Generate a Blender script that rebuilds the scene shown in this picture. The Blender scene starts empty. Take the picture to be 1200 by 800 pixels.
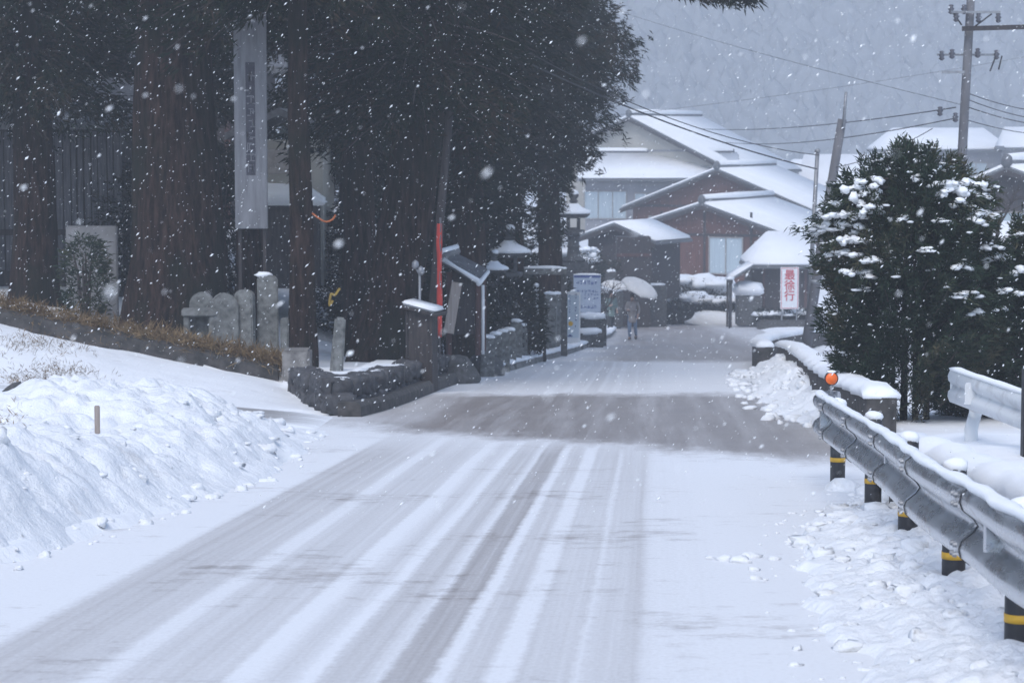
import bpy, bmesh, math, random
import numpy as np
from mathutils import Vector, Matrix, noise

scene = bpy.context.scene
COL = scene.collection
rad = math.radians
random.seed(7)
rng = np.random.default_rng(11)

# ------------------------------------------------------------------ camera numbers
FPX, CX, CY, YH = 2800.0, 600.0, 400.0, 160.0
PITCH = math.atan((CY - YH) / FPX)
SA, CA = math.sin(PITCH), math.cos(PITCH)
CAMZ = 1.6
SL = 0.066                                   # the road falls away from the camera

def ray(px, py):
    f, u = FPX, CY - py
    return Vector((px - CX, f * CA + u * SA, -f * SA + u * CA))
def at(px, py, Y):
    d = ray(px, py); t = Y / d.y
    return Vector((d.x * t, Y, CAMZ + d.z * t))
def on_ground(px, py, rel=0.0):
    d = ray(px, py); t = (CAMZ - rel) / (-d.z - SL * d.y)
    return Vector((d.x * t, d.y * t, CAMZ + d.z * t))
def GB(y):
    return -SL * y

# ------------------------------------------------------------------ noise
def vnoise(x, y, seed=0):
    x = np.asarray(x, float); y = np.asarray(y, float)
    xi = np.floor(x).astype(np.int64); yi = np.floor(y).astype(np.int64)
    fx = x - xi; fy = y - yi
    fx = fx * fx * (3 - 2 * fx); fy = fy * fy * (3 - 2 * fy)
    def h(a, b):
        n = (a * 374761393 + b * 668265263 + seed * 1274126177) & 0x7fffffff
        n = ((n ^ (n >> 13)) * 1274126177) & 0x7fffffff
        return ((n ^ (n >> 16)) & 0xffff) / 65535.0
    a = h(xi, yi); b = h(xi + 1, yi); c = h(xi, yi + 1); d = h(xi + 1, yi + 1)
    return (a * (1 - fx) + b * fx) * (1 - fy) + (c * (1 - fx) + d * fx) * fy
def fbm(x, y, seed=0, octv=4, billow=False):
    s = 0; a = 1; t = 0
    for o in range(octv):
        n = vnoise(np.asarray(x) * 2 ** o + 17.3 * o, np.asarray(y) * 2 ** o - 9.1 * o, seed + o)
        if billow == 2: n = np.sqrt(np.abs(2 * n - 1))
        elif billow: n = 1 - np.abs(2 * n - 1)
        s = s + a * n; t += a; a *= 0.5
    return s / t
def sstep(a, b, x):
    t = np.clip((np.asarray(x, float) - a) / (b - a), 0, 1)
    return t * t * (3 - 2 * t)

# ------------------------------------------------------------------ materials
def nd(t, typ, **kw):
    n = t.nodes.new(typ)
    for k, v in kw.items(): setattr(n, k, v)
    return n
def new_mat(name):
    m = bpy.data.materials.new(name); m.use_nodes = True
    t = m.node_tree; b = t.nodes['Principled BSDF']
    return m, t, b
def ramp(t, fac, stops, interp='LINEAR'):
    r = nd(t, 'ShaderNodeValToRGB'); e = r.color_ramp.elements; r.color_ramp.interpolation = interp
    while len(e) < len(stops): e.new(0.5)
    for i, (p, c) in enumerate(stops):
        e[i].position = p
        e[i].color = (c, c, c, 1) if isinstance(c, (int, float)) else (c[0], c[1], c[2], 1)
    t.links.new(fac, r.inputs[0]); return r.outputs[0]
def mth(t, op, a, b=None, c=None, clamp=False):
    n = nd(t, 'ShaderNodeMath', operation=op, use_clamp=clamp)
    for i, v in enumerate((a, b, c)):
        if v is None: continue
        if isinstance(v, (int, float)): n.inputs[i].default_value = v
        else: t.links.new(v, n.inputs[i])
    return n.outputs[0]
def mixc(t, f, a, b):
    n = nd(t, 'ShaderNodeMix', data_type='RGBA')
    for sock, v in ((n.inputs[0], f), (n.inputs[6], a), (n.inputs[7], b)):
        if isinstance(v, (int, float)): sock.default_value = v
        elif isinstance(v, tuple): sock.default_value = (v[0], v[1], v[2], 1)
        else: t.links.new(v, sock)
    return n.outputs[2]
def tex(t, vec, scale, detail=4, rough=0.55, typ='noise'):
    if typ == 'noise':
        n = nd(t, 'ShaderNodeTexNoise'); n.inputs['Detail'].default_value = detail; n.inputs['Roughness'].default_value = rough
    else:
        n = nd(t, 'ShaderNodeTexVoronoi')
    n.inputs['Scale'].default_value = scale
    t.links.new(vec, n.inputs['Vector']); return n.outputs[0]
def coords(t, scale=(1, 1, 1), kind='Object'):
    c = nd(t, 'ShaderNodeTexCoord'); m = nd(t, 'ShaderNodeMapping'); m.inputs['Scale'].default_value = scale
    t.links.new(c.outputs[kind], m.inputs[0]); return m.outputs[0]
def bump(t, b, h, strength=0.3, dist=0.02):
    n = nd(t, 'ShaderNodeBump'); n.inputs['Strength'].default_value = strength; n.inputs['Distance'].default_value = dist
    t.links.new(h, n.inputs['Height']); t.links.new(n.outputs[0], b.inputs['Normal'])
def simple(name, c1, c2=None, scale=4, rough=0.8, bmp=0.3, bdist=0.01, stretch=(1, 1, 1), metal=0.0, lo=0.35, hi=0.65, spec=0.5):
    m, t, b = new_mat(name)
    v = coords(t, stretch); n = tex(t, v, scale, 6, 0.6)
    c2 = c2 or tuple(x * 0.7 for x in c1)
    t.links.new(ramp(t, n, [(lo, c1), (hi, c2)]), b.inputs['Base Color'])
    b.inputs['Roughness'].default_value = rough; b.inputs['Metallic'].default_value = metal
    b.inputs['Specular IOR Level'].default_value = spec
    if bmp: bump(t, b, n, bmp, bdist)
    return m
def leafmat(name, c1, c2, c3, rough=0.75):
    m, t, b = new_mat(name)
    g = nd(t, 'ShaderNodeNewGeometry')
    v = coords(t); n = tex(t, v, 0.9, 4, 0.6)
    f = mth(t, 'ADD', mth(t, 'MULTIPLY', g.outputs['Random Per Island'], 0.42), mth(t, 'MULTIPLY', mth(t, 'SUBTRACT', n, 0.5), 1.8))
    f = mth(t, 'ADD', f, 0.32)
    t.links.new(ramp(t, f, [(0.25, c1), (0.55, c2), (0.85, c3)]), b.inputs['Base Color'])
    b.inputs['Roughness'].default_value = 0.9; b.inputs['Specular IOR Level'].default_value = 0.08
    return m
def snowmat(name, scale=6, dirt=0.0, bmp=0.5, bdist=0.03, c=(0.83, 0.85, 0.88)):
    m, t, b = new_mat(name)
    v = coords(t)
    n1 = tex(t, v, scale, 8, 0.65); n2 = tex(t, v, scale * 0.22, 4)
    col = ramp(t, n2, [(0.3, tuple(x * 0.93 for x in c)), (0.7, c)])
    if dirt:
        n3 = tex(t, coords(t, (0.7, 1.5, 1.5)), 1.6, 8, 0.72)
        col = mixc(t, ramp(t, n3, [(0.60, 0), (0.72, dirt)]), col, (0.30, 0.27, 0.25))
    t.links.new(col, b.inputs['Base Color'])
    b.inputs['Roughness'].default_value = 0.85; b.inputs['Specular IOR Level'].default_value = 0.25
    bump(t, b, n1, bmp, bdist)
    return m

M = {}
M['snow'] = snowmat('fresh snow', 9, 0, 0.35, 0.02)
M['snow_lump'] = snowmat('ploughed snow', 14, 0.32, 0.8, 0.04)
M['snow_ground'] = snowmat('snowy ground', 5, 0.55, 0.6, 0.05)
M['snow_clean'] = snowmat('roof snow', 3, 0, 0.25, 0.03, (0.86, 0.87, 0.89))
def barkmat():
    m, t, b = new_mat('cedar bark')
    n = tex(t, coords(t, (3.2, 3.2, 0.5)), 4, 9, 0.72); k = tex(t, coords(t, (1, 1, 0.6)), 1.1, 5, 0.6)
    c = ramp(t, n, [(0.36, (0.006, 0.005, 0.005)), (0.5, (0.030, 0.019, 0.016)), (0.66, (0.066, 0.042, 0.034))])
    c = mixc(t, ramp(t, k, [(0.46, 0), (0.62, 0.8)]), c, (0.016, 0.02, 0.015))
    t.links.new(c, b.inputs['Base Color']); b.inputs['Roughness'].default_value = 0.95; b.inputs['Specular IOR Level'].default_value = 0.05
    bump(t, b, n, 1.0, 0.09); return m
M['bark'] = barkmat()
M['twig'] = simple('twig bark', (0.07, 0.055, 0.05), (0.035, 0.03, 0.03), 12, 0.9, 0)
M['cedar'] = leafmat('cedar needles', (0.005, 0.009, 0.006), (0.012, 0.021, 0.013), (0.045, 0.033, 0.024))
M['yew'] = leafmat('evergreen needles', (0.012, 0.022, 0.014), (0.028, 0.046, 0.028), (0.075, 0.068, 0.042))
M['forest'] = leafmat('snow and haze paled forest', (0.18, 0.19, 0.195), (0.21, 0.22, 0.225), (0.24, 0.25, 0.255))  # snow dusting plus distance haze, both mixed into the needle colour
M['concrete'] = simple('weathered concrete', (0.24, 0.23, 0.22), (0.09, 0.085, 0.082), 7, 0.9, 0.5, 0.01)
M['darkconc'] = simple('wet dark concrete', (0.075, 0.068, 0.066), (0.022, 0.022, 0.021), 6, 0.85, 0.6, 0.02)
M['stone'] = simple('grey stone', (0.21, 0.215, 0.21), (0.085, 0.088, 0.085), 9, 0.9, 0.5, 0.01)
M['darkstone'] = simple('dark mossy stone', (0.10, 0.10, 0.105), (0.045, 0.047, 0.045), 9, 0.9, 0.7, 0.02)
M['wallstone'] = simple('dark wall stone', (0.085, 0.085, 0.092), (0.032, 0.032, 0.036), 7, 0.8, 0.8, 0.03)
M['palepanel'] = simple('pale grey panel', (0.22, 0.22, 0.23), (0.15, 0.15, 0.155), 3, 0.85, 0.2)
M['banner_grey'] = simple('grey weathered board', (0.20, 0.205, 0.225), (0.13, 0.135, 0.15), 3, 0.8, 0.2, 0.01, (4, 4, 0.6))
M['ink'] = simple('faded ink', (0.035, 0.035, 0.05), (0.055, 0.055, 0.07), 9, 0.8, 0)
M['plank'] = simple('old grey planks', (0.13, 0.13, 0.145), (0.06, 0.06, 0.068), 5, 0.9, 0.5, 0.02, (5, 5, 0.4))
M['darkwood'] = simple('dark weathered timber', (0.055, 0.045, 0.045), (0.022, 0.02, 0.022), 5, 0.9, 0.4, 0.01, (4, 4, 0.5))
M['brownwood'] = simple('brown board siding', (0.135, 0.055, 0.042), (0.07, 0.034, 0.028), 3, 0.9, 0.5, 0.02, (5, 5, 0.3))
M['redwood'] = simple('red brown timber', (0.10, 0.045, 0.04), (0.05, 0.028, 0.028), 5, 0.85, 0.3, 0.01, (4, 4, 0.5))
M['creamwall'] = simple('cream plaster', (0.42, 0.40, 0.36), (0.36, 0.345, 0.31), 1.2, 0.9, 0.1)
M['greywall'] = simple('grey plaster', (0.26, 0.26, 0.28), (0.2, 0.2, 0.22), 1.2, 0.9, 0.1)
M['palewood'] = simple('pale bare plank', (0.42, 0.36, 0.32), (0.30, 0.25, 0.22), 4, 0.8, 0.3, 0.01, (6, 6, 0.5))
M['tile'] = simple('grey roof tile', (0.13, 0.135, 0.145), (0.075, 0.08, 0.09), 14, 0.6, 0.3)
M['pane'] = simple('curtained glass', (0.44, 0.52, 0.56), (0.36, 0.43, 0.48), 2.5, 0.15, 0, stretch=(5, 5, 0.3))
M['frame'] = simple('window frame', (0.30, 0.28, 0.27), None, 8, 0.6, 0)
M['whitepaint'] = simple('white paint', (0.74, 0.76, 0.78), (0.66, 0.68, 0.70), 5, 0.5, 0.1)
M['chipped'] = simple('chalky white enamel', (0.62, 0.64, 0.66), (0.42, 0.42, 0.43), 6, 0.6, 0.2, lo=0.5, hi=0.8)
M['palesign'] = simple('pale blue sign face', (0.52, 0.60, 0.68), (0.48, 0.56, 0.64), 3, 0.5, 0)
M['boardface'] = simple('blue grey notice face', (0.36, 0.42, 0.52), (0.30, 0.36, 0.46), 3, 0.6, 0)
M['blueink'] = simple('blue lettering', (0.06, 0.10, 0.28), None, 9, 0.6, 0)
M['yellow'] = simple('yellow reflective band', (0.72, 0.42, 0.03), (0.58, 0.33, 0.03), 20, 0.5, 0.1)
M['redtext'] = simple('red lettering', (0.62, 0.035, 0.06), None, 9, 0.6, 0)
M['redcloth'] = simple('vermilion cloth', (0.55, 0.05, 0.035), (0.40, 0.035, 0.03), 4, 0.8, 0.2)
M['orange'] = simple('orange reflector lens', (0.85, 0.16, 0.02), (0.75, 0.12, 0.015), 40, 0.3, 0.2)
M['rope'] = simple('orange rope fibre', (0.45, 0.13, 0.04), None, 30, 0.8, 0.2)
M['ropey'] = simple('yellow rope fibre', (0.5, 0.33, 0.06), None, 30, 0.8, 0.2)
M['polegrey'] = simple('grey concrete pole', (0.15, 0.15, 0.165), (0.10, 0.10, 0.11), 5, 0.85, 0.3, 0.01, (1, 1, 0.3))
M['steelgrey'] = simple('dull grey steel', (0.30, 0.31, 0.33), (0.2, 0.21, 0.23), 9, 0.5, 0.1, metal=0.5)
M['blackpaint'] = simple('black paint', (0.018, 0.018, 0.022), (0.10, 0.10, 0.105), 9, 0.5, 0.15, lo=0.52, hi=0.80)
M['wire'] = simple('black cable', (0.03, 0.03, 0.035), None, 9, 0.7, 0)
M['porcelain'] = simple('dark porcelain', (0.08, 0.08, 0.10), None, 9, 0.3, 0)
M['grass'] = leafmat('dry winter grass', (0.085, 0.055, 0.028), (0.16, 0.105, 0.055), (0.26, 0.19, 0.11))
M['skin'] = simple('skin', (0.55, 0.36, 0.28), None, 9, 0.6, 0)
M['hair'] = simple('dark brown hair', (0.05, 0.03, 0.022), None, 20, 0.6, 0.3)
M['greencoat'] = simple('green grey raincoat', (0.16, 0.22, 0.20), (0.12, 0.17, 0.16), 8, 0.7, 0.4, 0.02)
M['beigecoat'] = simple('beige grey jacket', (0.38, 0.34, 0.32), (0.30, 0.27, 0.26), 8, 0.8, 0.4, 0.02)
M['jeans'] = simple('pale blue jeans', (0.20, 0.26, 0.36), (0.15, 0.2, 0.29), 12, 0.9, 0.2)
M['darkcloth'] = simple('dark cloth', (0.04, 0.045, 0.05), None, 12, 0.9, 0.2)
M['umbcloth'] = simple('off white umbrella cloth', (0.66, 0.64, 0.62), (0.58, 0.57, 0.56), 4, 0.7, 0.1)

def galv():
    m, t, b = new_mat('galvanised steel')
    v = coords(t, (1, 0.4, 1)); n = tex(t, v, 6, 6, 0.6); s = tex(t, coords(t, (1, 1, 6)), 2.5, 5, 0.7)
    c = ramp(t, n, [(0.3, (0.40, 0.42, 0.45)), (0.7, (0.58, 0.60, 0.63))])
    c = mixc(t, ramp(t, s, [(0.54, 0), (0.70, 0.75)]), c, (0.23, 0.17, 0.15))
    t.links.new(c, b.inputs['Base Color']); b.inputs['Metallic'].default_value = 0.75
    t.links.new(ramp(t, n, [(0.3, 0.20), (0.7, 0.36)]), b.inputs['Roughness'])
    bump(t, b, n, 0.08, 0.005)
    return m
M['galv'] = galv()

# ------------------------------------------------------------------ objects
def tag(o, label=None, cat=None, group=None, kind=None):
    if label: o['label'] = label
    if cat: o['category'] = cat
    if group: o['group'] = group
    if kind: o['kind'] = kind
    return o
def thing(name, label, cat, loc, rz=0.0, group=None):
    o = bpy.data.objects.new(name, None); COL.objects.link(o)
    o.location = loc; o.rotation_euler = (0, 0, rz); o.empty_display_size = 0.2
    return tag(o, label, cat, group)
def link(name, me, mats, parent=None, smooth=False):
    for m in (mats if isinstance(mats, (list, tuple)) else [mats]): me.materials.append(m)
    if smooth: me.polygons.foreach_set('use_smooth', [True] * len(me.polygons))
    o = bpy.data.objects.new(name, me); COL.objects.link(o)
    if parent is not None: o.parent = parent
    return o
def arrays(name, V, F, mats, parent=None, smooth=False, uv=None):
    V = np.ascontiguousarray(V, np.float32); F = np.ascontiguousarray(F, np.int32)
    me = bpy.data.meshes.new(name); k = F.shape[1]
    me.vertices.add(len(V)); me.vertices.foreach_set('co', V.ravel())
    me.loops.add(F.size); me.loops.foreach_set('vertex_index', F.ravel())
    me.polygons.add(len(F)); me.polygons.foreach_set('loop_start', np.arange(len(F), dtype=np.int32) * k)
    me.polygons.foreach_set('loop_total', np.full(len(F), k, np.int32))
    me.update(calc_edges=True)
    if uv is not None:
        l = me.uv_layers.new(name='UVMap'); l.data.foreach_set('uv', np.asarray(uv, np.float32)[F.ravel()].ravel())
    me.validate()
    return link(name, me, mats, parent, smooth)
def copy_tree(o, parent=None):
    c = o.copy(); COL.objects.link(c)
    if parent is not None: c.parent = parent
    for ch in list(o.children): copy_tree(ch, c)
    return c

class MB:
    def __init__(s): s.v = []; s.f = []; s.m = []
    def add(s, vs, fs, mi=0):
        k = len(s.v); s.v += [tuple(v) for v in vs]; s.f += [tuple(i + k for i in f) for f in fs]; s.m += [mi] * len(fs); return s
    def box(s, c, d, mi=0, rot=None, taper=1.0):
        x, y, z = d[0] / 2, d[1] / 2, d[2] / 2; t = taper
        vs = [(-x, -y, -z), (x, -y, -z), (x, y, -z), (-x, y, -z), (-x * t, -y * t, z), (x * t, -y * t, z), (x * t, y * t, z), (-x * t, y * t, z)]
        R = rot or Matrix.Identity(3)
        vs = [R @ Vector(v) + Vector(c) for v in vs]
        return s.add(vs, [(3, 2, 1, 0), (4, 5, 6, 7), (0, 1, 5, 4), (1, 2, 6, 5), (2, 3, 7, 6), (3, 0, 4, 7)], mi)
    def bar(s, a, b, w, h, mi=0):
        a = Vector(a); b = Vector(b); d = b - a
        R = d.to_track_quat('Y', 'Z').to_matrix()
        return s.box((a + b) / 2, (w, d.length, h), mi, R)
    def tube(s, pts, rs, n=8, mi=0, caps=True, jit=0.0):
        pts = [Vector(p) for p in pts]
        if isinstance(rs, (int, float)): rs = [rs] * len(pts)
        vs = []; k = len(pts); up = None
        for i, p in enumerate(pts):
            d = (pts[min(i + 1, k - 1)] - pts[max(i - 1, 0)]).normalized()
            if up is None:
                up = d.orthogonal().normalized()
            up = (up - d * up.dot(d)).normalized(); sd = d.cross(up)
            for j in range(n):
                a = 2 * math.pi * j / n; r = rs[i] * (1 + (random.uniform(-jit, jit) if jit else 0))
                vs.append(p + (up * math.cos(a) + sd * math.sin(a)) * r)
        fs = [(i * n + j, i * n + (j + 1) % n, (i + 1) * n + (j + 1) % n, (i + 1) * n + j) for i in range(k - 1) for j in range(n)]
        if caps: fs += [tuple(range(n - 1, -1, -1)), tuple(range((k - 1) * n, k * n))]
        return s.add(vs, fs, mi)
    def lathe(s, prof, n=12, c=(0, 0, 0), mi=0, rot0=0.0):
        vs = []; k = len(prof)
        for r, z in prof:
            for j in range(n):
                a = 2 * math.pi * j / n + rot0; vs.append((c[0] + r * math.cos(a), c[1] + r * math.sin(a), c[2] + z))
        fs = [(i * n + j, i * n + (j + 1) % n, (i + 1) * n + (j + 1) % n, (i + 1) * n + j) for i in range(k - 1) for j in range(n)]
        fs += [tuple(range(n - 1, -1, -1)), tuple(range((k - 1) * n, k * n))]
        return s.add(vs, fs, mi)
    def prism(s, poly, y0, y1, mi=0):
        """poly in local xz, extruded along y"""
        n = len(poly)
        vs = [(x, y0, z) for x, z in poly] + [(x, y1, z) for x, z in poly]
        fs = [tuple(range(n)), tuple(range(2 * n - 1, n - 1, -1))] + [((i + 1) % n, i, n + i, n + (i + 1) % n) for i in range(n)]
        return s.add(vs, fs, mi)
    def blob(s, c, d, mi=0, n=9, k=6, amp=0.15, seed=None, box=1.0):
        sd = random.uniform(0, 99) if seed is None else seed
        vs = []
        for i in range(1, k):
            th = math.pi * i / k
            for j in range(n):
                ph = 2 * math.pi * j / n
                v = Vector((math.sin(th) * math.cos(ph), math.sin(th) * math.sin(ph), math.cos(th)))
                if box != 1.0: v = Vector([math.copysign(abs(q) ** box, q) for q in v])
                v *= 1 + amp * noise.noise(v * 1.7 + Vector((sd, sd, 0)))*2
                vs.append((c[0] + v.x * d[0], c[1] + v.y * d[1], c[2] + v.z * d[2]))
        t = len(vs); vs += [(c[0], c[1], c[2] + d[2]), (c[0], c[1], c[2] - d[2])]
        fs = [(i * n + j, (i + 1) * n + j, (i + 1) * n + (j + 1) % n, i * n + (j + 1) % n) for i in range(k - 2) for j in range(n)]
        fs += [(t, j, (j + 1) % n) for j in range(n)] + [(t + 1, (k - 2) * n + (j + 1) % n, (k - 2) * n + j) for j in range(n)]
        return s.add(vs, fs, mi)
    def sweep(s, prof, path, mi=0, closed=True):
        """prof (a, b): a along the horizontal normal right of travel, b up; path of (x, y, z)"""
        P = [Vector(p) for p in path]; k = len(P); n = len(prof); vs = []
        for i, p in enumerate(P):
            d = P[min(i + 1, k - 1)] - P[max(i - 1, 0)]; r = Vector((d.y, -d.x, 0)).normalized()
            for a, b in prof: vs.append((p.x + r.x * a, p.y + r.y * a, p.z + b))
        m = n if closed else n - 1
        fs = [(i * n + j, (i + 1) * n + j, (i + 1) * n + (j + 1) % n, i * n + (j + 1) % n) for i in range(k - 1) for j in range(m)]
        if closed: fs += [tuple(range(n)), tuple(range(k * n - 1, (k - 1) * n - 1, -1))]
        return s.add(vs, fs, mi)
    def build(s, name, mats, parent=None, smooth=False, bevel=0.0, seg=2):
        me = bpy.data.meshes.new(name); me.from_pydata(s.v, [], s.f)
        me.polygons.foreach_set('material_index', s.m); me.update()
        bm = bmesh.new(); bm.from_mesh(me)
        if bevel:
            bmesh.ops.bevel(bm, geom=[e for e in bm.edges if e.is_manifold and e.calc_face_angle(0) > 0.5], offset=bevel, segments=seg, affect='EDGES', clamp_overlap=True)
        bmesh.ops.recalc_face_normals(bm, faces=bm.faces)
        bm.to_mesh(me); bm.free()
        return link(name, me, mats, parent, smooth)

def crom(pts, step=0.3):
    """smooth curve through points"""
    P = [Vector(p) for p in pts]; P = [P[0] * 2 - P[1]] + P + [P[-1] * 2 - P[-2]]; out = []
    for i in range(1, len(P) - 2):
        n = max(2, int((P[i + 1] - P[i]).length / step))
        for j in range(n):
            t = j / n
            out.append(0.5 * ((2 * P[i]) + (P[i + 1] - P[i - 1]) * t + (2 * P[i - 1] - 5 * P[i] + 4 * P[i + 1] - P[i + 2]) * t * t + (3 * P[i] - P[i - 1] - 3 * P[i + 1] + P[i + 2]) * t ** 3))
    out.append(P[-2]); return out

def text_mesh(body, size, depth=0.004):
    cu = bpy.data.curves.new('lettering', 'FONT'); cu.body = body; cu.size = size; cu.align_x = 'CENTER'; cu.align_y = 'CENTER'; cu.extrude = depth
    o = bpy.data.objects.new('lettering', cu); COL.objects.link(o)
    dg = bpy.context.evaluated_depsgraph_get(); me = bpy.data.meshes.new_from_object(o.evaluated_get(dg))
    bpy.data.objects.remove(o); return me
# ================================================================== TERRAIN
LPTS = [(-20, -5.0), (0, -4.2), (5, -3.9), (10, -3.4), (14, -3.0), (17.6, -2.5), (21, -2.2), (26, -2.15), (31, -2.1), (40.7, -1.3), (47, -0.5), (57, 0.75), (69, 2.0), (90, 3.6), (115, 5.0), (128, 5.6), (200, 6)]
RPTS = [(-20, 3.2), (0, 3.0), (10, 2.75), (17, 2.75), (20, 2.9), (25, 3.4), (31, 4.0), (47, 5.35), (55, 6.6), (69, 8.3), (90, 10), (112, 11.4), (128, 13), (200, 14)]
_lp = np.array(LPTS, float); _rp = np.array(RPTS, float)
def Lx(y): return np.interp(y, _lp[:, 0], _lp[:, 1])
def Rx(y): return np.interp(y, _rp[:, 0], _rp[:, 1])
_dp = np.array([(-200, 45), (-60, 39.5), (-7.9, 37.4), (-3.45, 37.0), (-3.3, 36.0), (-2.35, 31.9), (-2.2, 31.6)], float)
def Dy(x): return np.where(x > -2.2, 31.6, np.interp(x, _dp[:, 0], _dp[:, 1]))
_wp = np.array([(31, -2.35), (36, -1.95), (40.7, -1.55), (47, -0.75), (57, 0.5), (69, 1.75), (90, 3.3), (115, 4.7), (140, 5.6)], float)
def Wx(y): return np.interp(y, _wp[:, 0], _wp[:, 1])
def base_abs(y):
    return np.where(y < 132, -SL * y, np.where(y < 142, -SL * 132 + (y - 132) * 0.24, np.where(y < 215, -6.3 + (y - 142) * 0.03, np.maximum(-4.1 - (y - 215) * .05, -9.0))))
def rel(x, y):
    x = np.asarray(x, float); y = np.asarray(y, float)
    dl = Lx(y) - x; dr = x - Rx(y)
    drive = 0.085 * np.maximum(0, -2.2 - x) + 0.05 * np.maximum(0, y - 33) * sstep(0.5, 3, dl)
    drive = np.minimum(drive, 1.6) * sstep(-30, 8, y)
    wt = 0.36 + 0.2 * np.clip(-3.3 - x, 0, 5.5)
    sl_ = sstep(5.2, 0.4, Dy(x) - y) * sstep(-3.0, -4.2, x) * (0.75 + 0.5 * fbm(x * 0.9, y * 0.7, 5, 4))
    mound = np.maximum(0, wt - 0.17 - drive) * sl_ * 1.0
    terr = np.where(x < -2.4, 0.42 + 0.19 * np.clip(-3.3 - x, 0, 5.5), 0.50 - 0.04 * np.clip(y - 40, 0, 8))
    terr = terr + 0.1 * np.clip(y - 44, 0, 40) * sstep(0, 6, Wx(y) - x)
    terr = terr + 0.05 * (fbm(x, y, 8, 3) - 0.5)
    inside = (y > Dy(x)) & (x < Wx(y)) & (y < 137)
    left = np.where(inside, terr, np.where(y > 31, drive * sstep(0.1, 0.8, dl) + mound, drive + mound))
    kerbz = np.where((y > 44) & (y < 125), 0.10, 0.0)
    left = np.where((dl > 0.05) & ~inside & (y > 31.6) & (x > -2.3), kerbz, left)
    right = 0.10 * sstep(0.2, 0.8, dr) + 0.2 * sstep(0.4, 1.2, dr) * sstep(26, 22, y)
    right = right + 3.0 * sstep(3, 13, dr) * sstep(32, 75, y) * sstep(150, 128, y) + 0.1 * (fbm(x, y, 3, 3) - 0.5) * sstep(0.2, 1.5, dr)
    r = np.where(dl > 0, left, np.where(dr > 0, right, 0.0))
    r = np.where(y > 128, r * sstep(140, 130, y), r)
    return r
def hill(x, y):
    s = np.maximum(0, y - 470 + 25 * (fbm(x / 70, y / 70, 21, 3) - 0.5) - 0.25 * np.maximum(0, -x))
    return 0.42 * s * (0.85 + 0.4 * fbm(x / 60, y / 90, 22, 3))
def terr_z(x, y):
    return base_abs(y) + rel(x, y) + np.where(y > 215, hill(x, y), 0)
def zat(x, y): return float(terr_z(np.array([x]), np.array([y]))[0])

def grid(xs, ys):
    X, Y = np.meshgrid(xs, ys); nx, ny = len(xs), len(ys)
    i = np.arange(nx * ny).reshape(ny, nx)
    F = np.stack([i[:-1, :-1], i[:-1, 1:], i[1:, 1:], i[1:, :-1]], -1).reshape(-1, 4)
    return X.ravel(), Y.ravel(), F
xs = np.concatenate([-9 - np.geomspace(0.3, 260, 60)[::-1], np.arange(-9, 9.01, 0.14), 9 + np.geomspace(0.3, 300, 60)])
ys = np.concatenate([-25 + np.arange(0, 30, 1.0), np.arange(5, 50, 0.22), np.arange(50, 140, 0.8), np.arange(140, 860, 6.0)])
X, Y, F = grid(xs, ys)
Z = terr_z(X, Y)
dl = Lx(Y) - X; dr = X - Rx(Y)
onroad = (dl < 0.0) & (dr < 0.0) & (Y < 129)
Z = np.where(onroad, Z - 0.05, Z)
drx = (Y < 36) & (dl >= 0) & (X > -14) & (np.abs(Y - (29.6 + 0.13 * np.clip(-2 - X, 0, 20))) < 1.75)
Z = np.where(drx, Z - 0.06, Z + np.where(~onroad & (dl > 0) & (Y < 60), 0.05 * (fbm(X * 1.5, Y * 1.5, 4, 4) - 0.5), 0))
g = arrays('ground', np.stack([X, Y, Z], 1), F, M['snow_ground'], smooth=True); tag(g, kind='structure')

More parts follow.
